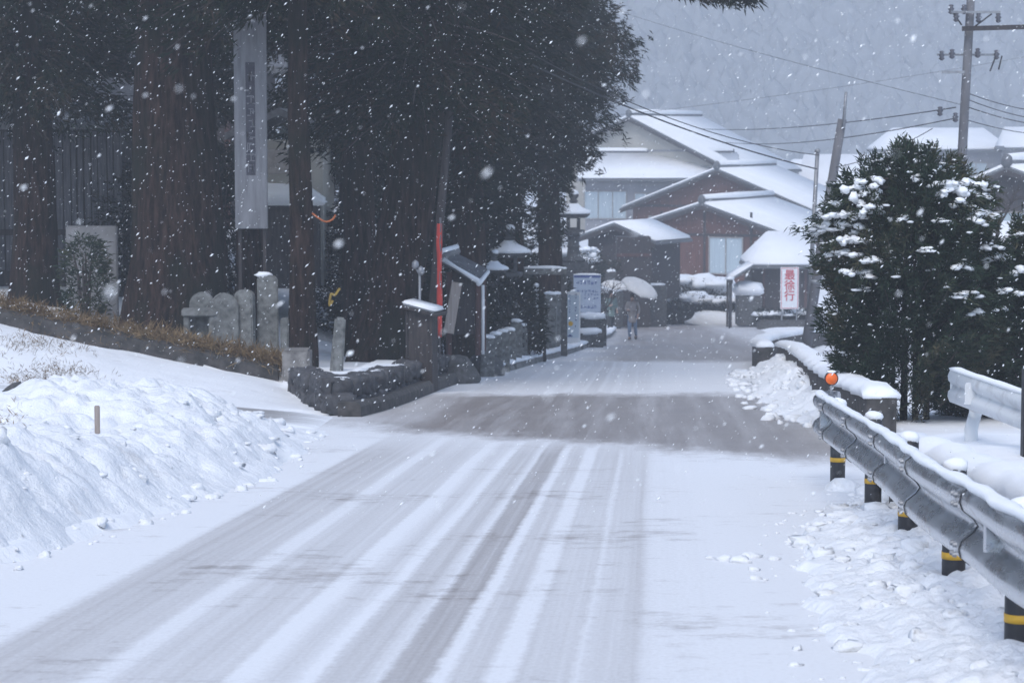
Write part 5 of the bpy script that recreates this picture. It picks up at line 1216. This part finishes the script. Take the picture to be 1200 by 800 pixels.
MB().tube([(x0 + .6, 2.6, zr + .34), (x1 - .4, 2.6, zr + .34)], .19, 8).build('ridge_snow', M['snow_clean'], rf, True)
for (xa, w_, h_, n) in ((-3.9, 3.0, 2.0, 3), (-.6, 2.6, 1.7, 3), (2.2, 2.2, 1.6, 2)): window_(t, (xa, -.14, ze - 1.75), 'x', w_, h_, n)
# gatehouse
A = at(725, 259, 121)
t = gable_house('little gatehouse with dark pillar and bright snow roof in front of the brown house', A, -rad(30), 1.75, 1.9, 2.62, 2.5, 3.2, 3.2, 'darkwood', oh=.45, og=.55, ridge=False, snow=.15, name='gatehouse', cat='gatehouse', below=.5)
# left side annex of the gatehouse
A = at(716, 266, 124)
# roadside hut with red text banner
Y = 118.0; t = thing('roadside_hut', 'dark roadside hut with steep snow roof behind the red lettered banner', 'hut', (at(919, 385, Y).x, Y, zat(13.3, 118) - .1))
b = t.location; x0 = at(884, 0, Y).x - b.x; x1 = at(962, 0, Y).x - b.x; ze = at(915, 313, Y).z - b.z; zr = at(915, 273, Y + 2).z - b.z
MB().box(((x0 + x1) / 2, 1.9, ze / 2 - .1), (x1 - x0, 3.6, ze + .1)).build('wall', M['darkwood'], t)
mb = MB(); mb.box((x0 + .6, .06, ze / 2), (.12, .06, ze)); mb.box((x1 - .6, .06, ze / 2), (.12, .06, ze)); mb.box(((x0 + x1) / 2, .06, .25), (x1 - x0, .07, .3)); mb.build('corner_post', M['redwood'], t)
ra, rb = at(904, 272, Y).x - b.x, at(953, 272, Y).x - b.x; ea, eb = at(876, 313, Y).x - b.x, at(966, 313, Y).x - b.x
def hip(z0, z1, o, th):
    q = [(ea + o, -.6 + o, z0), (eb - o, -.6 + o, z0), (eb - o, 4.4 - o, z0), (ea + o, 4.4 - o, z0), (ra + .0, 2.0, z1), (rb - .0, 2.0, z1)]
    v = q + [(x, y, z + th) for x, y, z in q]
    f = [(6, 7, 11, 10), (7, 8, 11), (8, 9, 10, 11), (9, 6, 10), (1, 0, 4, 5), (2, 1, 5), (3, 2, 5, 4), (0, 3, 4), (0, 1, 7, 6), (1, 2, 8, 7), (2, 3, 9, 8), (3, 0, 6, 9)]
    return MB().add(v, f)
rf = hip(ze - .05, zr - .2, 0, .1).build('roof', M['tile'], t)
hip(ze + .06, zr - .1, .04, .24).build('snow', M['snow_clean'], rf, True, bevel=.07)
# lean-to with snow left of the hut
t = thing('lean_to', 'small snowy lean-to roof on thin posts left of the roadside hut', 'lean-to', (at(868, 383, 116).x, 116, zat(at(868, 383, 116).x, 116)))
b = t.location; p = at(855, 329, 116) - b; q = at(883, 312, 116) - b
prf = [(p.x, p.z - .06), (q.x, q.z - .06), (q.x, q.z), (p.x, p.z)]
rf = MB().prism(prf, 0, 2.2).build('roof', M['tile'], t); MB().prism([(p.x, p.z + .004), (q.x, q.z + .004), (q.x, q.z + .2), (p.x + .05, p.z + .22)], .02, 2.18).build('snow', M['snow_clean'], rf, True, bevel=.06)
for yy in (.1, 2.0): MB().box((p.x + .08, yy, p.z / 2 - .1), (.1, .1, p.z + .15)).build('post', M['darkwood'], t)
b2 = MB(); b2.blob((.5, 1.2, at(868, 340, 116).z - b.z), (.75, .9, .35), n=14, k=8, amp=.12, box=.7); b2.build('snow_pile', M['snow'], t, True)
MB().box((.5, 1.2, .75), (1.2, 1.4, 1.5)).build('covered_stack', M['darkstone'], t, bevel=.05)
# street lamp post beside
Y = 113; a = at(855, 383, Y); h = at(855, 330, Y).z - a.z
t = thing('lamp_post', 'thin black post with a small snow capped head left of the hut', 'lamp post', a)
MB().tube([(0, 0, -.3), (0, 0, h)], .055, 8).build('post', M['blackpaint'], t, True); MB().box((0, 0, h + .02), (.3, .3, .2), taper=.8).build('head', M['blackpaint'], t, bevel=.03); MB().blob((0, 0, h + .15), (.2, .2, .09), amp=.15).build('snow', M['snow'], t, True)
# vertical banner  (go dead slow)
Y = 109.0; a = at(925, 362, Y); z1 = at(925, 313, Y).z; W_ = 21.5 / FPX * Y; H_ = z1 - a.z
zb = zat(a.x, Y) - a.z
t = thing('slow_sign', 'white upright sign with three big red characters in front of the dark hut', 'sign', a)
MB().box((0, 0, H_ / 2), (W_, .05, H_)).build('panel', M['whitepaint'], t, bevel=.006)
mb = MB()
for s in (-1, 1): mb.box((s * (W_ / 2 - .045), -.028, H_ / 2), (.022, .006, H_ - .07)); mb.box((0, -.028, H_ / 2 + s * (H_ / 2 - .045)), (W_ - .11, .006, .022))
mb.build('border', M['redtext'], t)
for i, ch in enumerate('最徐行'):
    me = text_mesh(ch, .50, .004); o = link('character', me, M['redtext'], t); o.rotation_euler.x = math.pi / 2; o.location = (0, -.032, H_ * (.80 - .25 * i)); md = o.modifiers.new('bold', 'SOLIDIFY'); md.thickness = .012; md.offset = 0; md.use_even_offset = False
for q in (-W_ / 2 + .08, W_ / 2 - .08): MB().box((q, .05, (H_ + zb) / 2), (.06, .05, H_ - zb)).build('leg', M['steelgrey'], t)
p = at(925, 366, 109.5); zb = zat(p.x, 109.5)
t = thing('hedge', 'snow buried low hedge around the foot of the red lettered sign', 'hedge', (p.x, 109.8, zb))
def hedge(t, L_, W_, H_, seed, n=700, amp=.3):
    rg = np.random.default_rng(seed); P = np.stack([rg.uniform(-L_ / 2, L_ / 2, n), rg.uniform(-W_ / 2, W_ / 2, n), H_ * rg.random(n)], 1); D = np.stack([rg.normal(size=n) * .5, P[:, 1] / W_ * 2, .4 + 0 * P[:, 0]], 1)
    V, F = sprays(P, D, 8, .22, .05, .5, .08, rg); arrays('foliage', V, F, M['cedar'], t)
    s = MB(); random.seed(seed); k = int(L_ / (W_ * .45)) + 1
    for i in range(k):
        s.blob((-L_ / 2 + L_ * (i + .5) / k, random.uniform(-.1, .1), H_ * random.uniform(.85, 1.0)), (L_ / k * 1.15, W_ * .6, H_ * random.uniform(.14, .2)), n=14, k=7, amp=.22)
    s.build('snow', M['snow'], t, True)
hedge(t, 2.9, 1.0, p.z - zb, 4)
MB().box((0, -.3, .1), (3.0, 1.2, .5)).build('stone_edge', M['darkstone'], t, bevel=.1)
# snowy hedges and garden bank at the far end of the road
for px0, px1, py, Y, W_, lab, sd in [(765, 850, 328, 131, 2.6, 'long snow covered hedge below the curtained window', 5), (818, 882, 350, 125, 1.6, 'snowy hedge between the lamp post and the bank', 6), (772, 822, 345, 128, 1.6, 'low dark hedge left end of the snowy bank', 7)]:
    a = at((px0 + px1) / 2, py, Y); zb = zat(a.x, Y); t = thing('hedge', lab, 'hedge', (a.x, Y, zb), 0, 'snowy hedges at the end of the road')
    hedge(t, (px1 - px0) / FPX * Y, W_, max(.5, a.z - zb), sd, 1500)
a = at(845, 374, 124); t = thing('snow_bank', None, None, (0, 0, 0)); COL.objects.unlink(t); bpy.data.objects.remove(t)
mb = MB(); mb.blob((a.x, 124.5, zat(a.x, 124.5) + .2), (1.7, 1.0, .55), n=20, k=8, amp=.2, box=.8); mb.blob((at(800, 360, 130).x, 131, zat(9, 131) + .3), (2.4, 2, .6), n=20, k=8, amp=.2); o = mb.build('snow_bank', M['snow_lump'], None, True); tag(o, 'smooth snow bank where the road bends away', 'snow bank', kind='stuff')
x = at(743, 340, 116).x; zb = zat(x, 116); t = thing('gate_pillar', 'broad dark pillar under the gatehouse roof', 'pillar', (x, 117, zb)); h = at(743, 277, 117).z - zb
MB().box((0, 0, h / 2), (1.65, 1.4, h)).build('pillar', M['darkwood'], t, bevel=.02)
MB().box((0, -.72, h * .8), (1.7, .06, .16)).build('beam', M['redwood'], t)
for px, py, w_, Y, lab in [(768, 334, .55, 119, 'dark square gate stone right of the pillar'), (716, 318, .25, 112, 'thin dark post left of the gatehouse pillar')]:
    a = at(px, py, Y); zb = zat(a.x, Y); t = thing('gate_stone' if w_ > .3 else 'wooden_post', lab, 'gate stone' if w_ > .3 else 'post', (a.x, Y, zb)); h = a.z - zb
    MB().box((0, 0, h / 2), (w_ * 2, w_ * 1.6, h)).build('shaft', M['darkstone'], t, bevel=.04); MB().blob((0, 0, h), (w_ * .9, w_ * .7, .1), amp=.15, box=.7).build('snow', M['snow'], t, True)

# right hand and far roofs
A = at(1182, 192, 96)
gable_house('dark gabled house half hidden behind the bare tree at the right edge', A, -rad(22), 2.3, 3.2, 2.3, 2.1, 3.3, 7, 'darkwood', oh=.5, og=.5, wins=[((.2, -.04, 1.2), 'x', 1.4, 1.0, 2)])
def eave_house(label, px0, px1, pyr, pye, Y, depth, wall, hip_=.0, rz=0, drop=4.0, wins=2, group='far houses fading in the snowfall'):
    """roof slope facing the camera, ridge parallel to the picture"""
    a = at((px0 + px1) / 2, pye, Y); t = thing('house', label, 'house', (a.x, Y, a.z - drop), rz, group); W2 = (px1 - px0) / 2 / FPX * Y
    zr = at(0, pyr, Y + depth / 2).z - t.location.z; ze = drop; r2 = W2 * (1 - hip_)
    MB().box((0, depth / 2, ze / 2 - .5), (W2 * 2 - 1.2, depth - 1.2, ze + 1)).build('wall', M[wall], t)
    def hp(z0, z1, o, th):
        q = [(-W2 + o, o, z0), (W2 - o, o, z0), (W2 - o, depth - o, z0), (-W2 + o, depth - o, z0), (-r2, depth / 2, z1), (r2, depth / 2, z1)]
        v = q + [(x, y, z + th) for x, y, z in q]
        return MB().add(v, [(6, 7, 11, 10), (7, 8, 11), (8, 9, 10, 11), (9, 6, 10), (1, 0, 4, 5), (2, 1, 5), (3, 2, 5, 4), (0, 3, 4), (0, 1, 7, 6), (1, 2, 8, 7), (2, 3, 9, 8), (3, 0, 6, 9)])
    rf = hp(ze, zr - .25, 0, .12).build('roof', M['tile'], t); hp(ze + .13, zr - .12, .05, .24).build('snow', M['snow_clean'], rf, True, bevel=.07)
    for i in range(wins): window_(t, (-W2 + 1.6 + (2 * W2 - 3.2) * (i + .5) / wins, .56, ze - 1.5), 'x', min(2.0, W2 * .5), 1.2, 2)
    return t
eave_house('distant hip roofed house up behind the tall utility pole', 1034, 1185, 151, 178, 205, 9, 'greywall', .28, 0, 3.6, 3)
eave_house('distant low snowy roofed house right of the leaning pole', 938, 1070, 182, 226, 178, 9, 'greywall', .12, rad(-4), 3.2, 3)
eave_house('snow roofed barn below and right of the low house', 1060, 1150, 206, 232, 165, 7, 'darkwood', .05, rad(5), 3.0, 1)
eave_house('small far house with white roof between cream house and leaning pole', 928, 992, 188, 200, 215, 7, 'greywall', .2, 0, 3.0, 2)
eave_house('far right house whose snowy roof touches the picture edge', 1178, 1290, 150, 176, 196, 9, 'greywall', .1, rad(-6), 3.6, 2)
eave_house('snow roofed shed on the slope behind the right evergreen', 1136, 1215, 262, 292, 84, 4, 'darkwood', .0, rad(-8), 2.2, 0)

# ================================================================== RIGHT: PARAPETS, GUARDRAILS, POLES, WIRES
def parapet(label, pts, w, htop, snow_h, mat='darkconc', post=True):
    o = Vector((pts[0][0], pts[0][1], GB(pts[0][1]))); P = [Vector(p) - o for p in crom(pth(pts, lambda x, y: htop), .35)]
    t = thing('parapet', label, 'parapet wall', o)
    MB().sweep([(-w / 2, -1.3), (-w / 2, 0), (w / 2, 0), (w / 2, -1.3)], P).build('wall', M[mat], t)
    sc = snowcap([tuple(p) for p in P[::2]] + [tuple(P[-1])], w + .06, snow_h, jit=.18); sc.parent = t; return t
parapet('weathered concrete parapet capped with snow, curving beyond the reflector', [(3.72, 23.9), (3.98, 28.6), (4.65, 36.5), (5.38, 45.0), (5.52, 48.2)], .30, .56, .12)
parapet('farther snow capped parapet that bends to the right', [(5.30, 49.8), (5.5, 53), (6.3, 58.5), (8.3, 68), (10.4, 75)], .30, .50, .14)
parapet('low concrete wall under a thick snow roll behind the steel guardrail', [(2.92, 6.0), (3.0, 10), (3.03, 14), (2.98, 17.9)], .26, .42, .15)
# steel guardrail along the road
gp = crom([(1.9, 6.2), (1.98, 8.2), (2.0, 9.33), (2.06, 10.3), (2.13, 12), (2.30, 14.25), (2.46, 16.9), (2.60, 19.4), (2.66, 20.25)] and [(a, b, 0) for a, b in [(1.9, 6.2), (1.98, 8.2), (2.0, 9.33), (2.06, 10.3), (2.13, 12), (2.30, 14.25), (2.46, 16.9), (2.60, 19.4), (2.66, 20.25)]], .1)
gp = [Vector((p.x, p.y, GB(p.y))) for p in gp]; O = gp[-1].copy()
t = thing('guardrail', 'steel corrugated guardrail on black posts with yellow bands at the right', 'guardrail', O)
prof = [(0, .395), (-.035, .40), (-.075, .432), (-.082, .47), (-.07, .505), (-.02, .545), (0, .575), (-.02, .605), (-.07, .645), (-.082, .68), (-.075, .718), (-.035, .75), (0, .755)]
cut = [0, 22, 42, 63, 84, 105, 126, len(gp) - 1]
for i in range(len(cut) - 1):
    seg = gp[cut[i]:min(cut[i + 1] + 3, len(gp))]
    mb = MB(); mb.sweep([(a - .003 * (i % 2), b) for a, b in prof], [p - O for p in seg], closed=False)
    o = mb.build('rail_panel', [M['galv'], M['blackpaint']], t, True); md = o.modifiers.new('th', 'SOLIDIFY'); md.thickness = .004
    if i:
        p0, p1 = gp[cut[i]] - O, gp[cut[i] + 2] - O; s = MB(); a_ = p0 - (p1 - p0) * .02
        s.sweep([(a - .0075, b) for a, b in prof], [a_, a_ + (p1 - p0).normalized() * .022], closed=False); d = s.build('lap_joint', M['blackpaint'], t); d.modifiers.new('th', 'SOLIDIFY').thickness = .004
        d_ = (p1 - p0).normalized(); n_ = Vector((d_.y, -d_.x, 0)).normalized()
        for zz in (.44, .485, .665, .71):
            for q in (.07, .15):
                c = p0 + d_ * q + n_ * -.088 + Vector((0, 0, zz)); MB().tube([c, c - n_ * .018], [.014, .011], 8).build('bolt', M['steelgrey'], t)
# rounded terminal
e0 = gp[-1] - O; tm = [e0 + Vector((0, -.05, 0)), e0 + Vector((.0, .08, 0)), e0 + Vector((.02, .16, 0)), e0 + Vector((.08, .21, 0)), e0 + Vector((.15, .19, 0))]
mb = MB(); mb.sweep([(a - .004, b) for a, b in prof], crom(tm, .03), closed=False); o = mb.build('end_terminal', M['galv'], t, True); o.modifiers.new('th', 'SOLIDIFY').thickness = .004
sp_ = [tuple(p - O + Vector((-.035, 0, .752))) for p in gp[::3]] + [tuple(e0 + Vector((-.02, .12, .75)))]
sc = snowcap(sp_, .06, .022, jit=.4); sc.parent = t
for x, y in ((2.68, 19.5), (2.63, 17.25), (2.46, 14.7), (2.30, 12.3), (2.13, 9.9), (2.12, 7.6)):
    h = .70; c = Vector((x, y, GB(y))) - O
    po = MB().tube([c + Vector((0, 0, -.4)), c + Vector((0, 0, h))], .062, 16).build('post', M['blackpaint'], t, True)
    MB().tube([c + Vector((0, 0, .226)), c + Vector((0, 0, .262))], .0645, 16).build('band', M['yellow'], po, True)
    MB().blob(c + Vector((0, 0, h + .01)), (.07, .07, .045), amp=.1).build('snow', M['snow'], po, True)
    MB().bar(c + Vector((-.05, 0, .575)), c + Vector((-.15, 0, .575)), .06, .16).build('bracket', M['galv'], po)
c = Vector((2.68, 19.95, GB(19.95))) - O
r_ = MB(); r_.tube([c + Vector((0, 0, .7)), c + Vector((0, 0, .86))], .012, 8); rs = r_.build('reflector_stem', M['steelgrey'], t, True)
l = MB(); l.tube([c + Vector((0, -.02, .895)), c + Vector((0, -.008, .895)), c + Vector((0, .02, .895))], [.046, .052, .05], 20); l.build('reflector', M['orange'], rs, True)
l = MB(); l.tube([c + Vector((0, -.012, .895)), c + Vector((0, .03, .895))], [.058, .056], 20); l.build('reflector_rim', M['blackpaint'], rs, True)
MB().blob(c + Vector((0, 0, .952)), (.04, .03, .014), amp=.1).build('snow', M['snow'], rs, True)
# white guardrail end of the upper lane
Y = 21.4; a = at(1138, 522, Y); zg = a.z
t = thing('guardrail', 'chalky white guardrail end on one post in front of the bushy evergreen', 'guardrail', (a.x, Y, zg), 0)
p0 = at(1117, 432, 21.6) - t.location; p1 = at(1200, 460, 19.6) - t.location; d = (p1 - p0); p2 = p0 + d * 2.2
hh = .31
prof2 = [(0, -hh), (.03, -hh + .01), (.05, -hh * .80), (.045, -hh * .66), (.0, -hh * .52), (0, -hh * .48), (.045, -hh * .34), (.05, -hh * .2), (.03, -.01), (0, 0)]
mb = MB(); mb.sweep([(a_ , b) for a_, b in prof2], [p0, p0 + d * .5, p1, p2], closed=False); o = mb.build('beam', M['chipped'], t, True); o.modifiers.new('th', 'SOLIDIFY').thickness = .012
MB().tube([p0 + Vector((0, 0.02, -.02)), p0 + Vector((0, .02, -hh + .02))], .022, 8).build('end_roll', M['chipped'], t, True)
u = p0 + d * .36; MB().tube([(0, 0, -.3), (0, 0, .0), (.0, .01, .15), (.04, .02, .30), (u.x, u.y + .06, u.z - hh + .12)], [.062, .06, .06, .06, .055], 12).build('post', M['chipped'], t, True)
MB().box((u.x, u.y + .03, u.z - hh / 2), (.2, .04, .2)).build('bracket', M['chipped'], t, bevel=.01)
sc = snowcap([tuple(p0 + Vector((0, 0, .0))), tuple(p0 + d * .5), tuple(p1), tuple(p2)], .07, .025, jit=.2); sc.parent = t
p = at(1199, 470, 19.2); b_ = at(1199, 535, 19.2); t2 = thing('dark_post', 'dark square post cut by the right edge beside the white guardrail', 'post', (p.x + .06, 19.2, b_.z)); MB().box((0, 0, (at(1199, 434, 19.2).z - b_.z) / 2), (.13, .12, at(1199, 434, 19.2).z - b_.z + .05)).build('post', M['blackpaint'], t2, bevel=.01)
MB().blob((0, 0, at(1199, 434, 19.2).z - b_.z + .02), (.07, .06, .03), amp=.1).build('snow', M['snow'], t2, True)

# ------------------------------------------------------------------ utility poles
Y = 60.0; a = at(942, 412, Y); b = at(987, 140, Y); c = at(988.5, 108, Y)
t = pole('utility_pole', 'leaning grey utility pole with a thin rod on top behind the parapet', a, b, .135, .11, 'polegrey')
MB().tube([at(985, 150, Y) - a + Vector((.05, -.13, 0)), c - a + Vector((.05, -.13, 0))], [.045, .035], 8).build('top_rod', M['steelgrey'], t, True)
for py in (330, 270, 215): MB().tube([(at(942 + (412 - py) * .165, py, Y) - a) + Vector((0, 0, -.05)), (at(942 + (412 - py) * .165, py, Y) - a) + Vector((.008, 0, .05))], [.14, .139], 12).build('steel_band', M['steelgrey'], t, True)
a2 = at(946, 400, Y + .4); t = pole('steel_pole', 'thin pale steel pole standing against the leaning utility pole', a2, at(958, 178, Y + .4), .06, .052, 'steelgrey'); MB().blob(at(958, 177, Y + .4) - a2, (.08, .08, .06), amp=.1).build('cap', M['steelgrey'], t, True)
Y = 52.0; a = at(1119, 330, Y); b = at(1141, -60, Y); d = (b - a)
t = pole('utility_pole', 'tall concrete utility pole with insulators and cross arms at upper right', a, b, .115, .085, 'polegrey')
def onp(py): return at(1119 + 22 * (330 - py) / 390, py, Y) - a
def arm(py, x0, x1, th, mat, front=-.2, tilt=0): 
    p = at(x0, py, Y) - a; q = at(x1, py + tilt, Y) - a; p.y += front; q.y += front; MB().bar(p, q, th, th).build('cross_arm', M[mat], t); return p, q
arm(34.5, 1125, 1216, .10, 'darkwood', -.26, -2.5)
arm(15, 1112, 1170, .05, 'steelgrey', -.2); arm(64, 1100, 1172, .045, 'steelgrey', .2); arm(85, 1102, 1128, .06, 'steelgrey', -.2)
for (px, py, k) in [(1119, 21, 1.1), (1145, 22, 1), (1168, 22, 1.1), (1113, 12, .7), (1128, 12, .7), (1102, 66, .9), (1114, 64, .7), (1144, 63, 1.1), (1166, 65, .8), (1100, 131, .8), (1118, 138, 1.2)]:
    q = at(px, py, Y) - a; MB().lathe([(.02, .11), (.06, .09), (.035, .05), (.075, .02), (.04, -.03), (.07, -.06), (.02, -.1)], 8, (q.x, q.y - .17, q.z)).build('insulator', M['porcelain'], t, True)
for (p_, q_) in [((1140, 32), (1160, 17)), ((1125, 30), (1112, 12)), ((1165, 66), (1158, 84)), ((1172, 66), (1168, 82))]:
    u, v = at(*p_, Y) - a, at(*q_, Y) - a; MB().tube([u + Vector((0, -.2, 0)), v + Vector((0, -.2, 0))], .018, 5).build('stay', M['wire'], t, True)
gW = 'overhead cables'
def cable(label, p, q, sag, r):
    p = Vector(p); q = Vector(q); n = 14; pts = [p.lerp(q, i / n) - Vector((0, 0, sag * 4 * (i / n) * (1 - i / n))) for i in range(n + 1)]
    o = MB().tube([v - p for v in pts], r, 5).build('cable', M['wire'], None, True); o.location = p; tag(o, label, 'cable', gW)
cable('thick black cable from the upper left cedars down to the leaning pole', at(560, 45, 48), at(957, 198, 60), .25, .018)
cable('thinner cable just above the thick one, crossing the cream house roof', at(620, 62, 48), at(960, 182, 60), .35, .011)
cable('cable from the leaning pole up to the tall pole, the higher of two', at(820, 151, 100), at(1120, 126, 52), .2, .013)
cable('cable from the leaning pole up to the tall pole, the lower of two', at(850, 167, 100), at(1118, 139, 52), .25, .013)
cable('drop wire slanting over the far roofs to the leaning pole', at(979, 196, 60), at(1094, 150, 52), .12, .010)
cable('uppermost of three cables from the tall pole to the right edge', at(1131, 108, 52), at(1240, 132, 60), .1, .011)
cable('middle of three cables from the tall pole to the right edge', at(1130, 115, 52), at(1240, 142, 60), .1, .011)
cable('lowest of three cables from the tall pole to the right edge', at(1130, 124, 52), at(1240, 148, 70), .1, .013)
cable('single cable sagging below those three at the right edge', at(1128, 139, 52), at(1240, 158, 70), .1, .011)
cable('faint cable slanting down over the grey hillside to the tall pole', at(640, -16, 110), at(1131, 124, 52), .2, .006)
cable('faint nearly level cable before the hillside behind the cream house', at(540, 152, 150), at(1250, 58, 150), .5, .012)
# ================================================================== LIGHT, CAMERA
w = bpy.data.worlds.new('World'); scene.world = w; w.use_nodes = True
nt = w.node_tree; bg = nt.nodes['Background']; sky = nt.nodes.new('ShaderNodeTexSky'); sky.sky_type = 'NISHITA'; sky.sun_disc = False
SUN_EL, SUN_AZ = rad(52), rad(200)
sky.sun_elevation = SUN_EL; sky.sun_rotation = SUN_AZ; sky.altitude = 600; sky.air_density = 1.0; sky.dust_density = 1.5; sky.ozone_density = 1.0
nt.links.new(sky.outputs[0], bg.inputs[0]); bg.inputs[1].default_value = 0.13
sl = bpy.data.lights.new('sun', 'SUN'); sl.energy = 1.5; sl.angle = rad(40); sl.color = (1.0, 0.98, 0.955)
so = bpy.data.objects.new('sun', sl); COL.objects.link(so)
dv = Vector((math.sin(SUN_AZ) * math.cos(SUN_EL), math.cos(SUN_AZ) * math.cos(SUN_EL), math.sin(SUN_EL)))
so.rotation_euler = (-dv).to_track_quat('-Z', 'Y').to_euler()
cam = bpy.data.cameras.new('camera'); co = bpy.data.objects.new('camera', cam); COL.objects.link(co); scene.camera = co
cam.sensor_width = 36; cam.lens = 36 * FPX / 1200; cam.clip_start = 0.1; cam.clip_end = 2000
co.location = (0, 0, CAMZ); co.rotation_euler = (math.pi / 2 - PITCH, 0, 0)
cam.dof.use_dof = True; cam.dof.focus_distance = 19; cam.dof.aperture_fstop = 6.3
scene.render.engine = 'CYCLES'
cy = scene.cycles; cy.use_denoising = True; cy.max_bounces = 6; cy.diffuse_bounces = 3; cy.glossy_bounces = 2; cy.transmission_bounces = 2; cy.volume_bounces = 1; cy.transparent_max_bounces = 4
cy.caustics_reflective = False; cy.caustics_refractive = False; cy.sample_clamp_indirect = 6
vs = scene.view_settings; vs.view_transform = 'Standard'; vs.look = 'None'; vs.exposure = 0.71; vs.gamma = 1
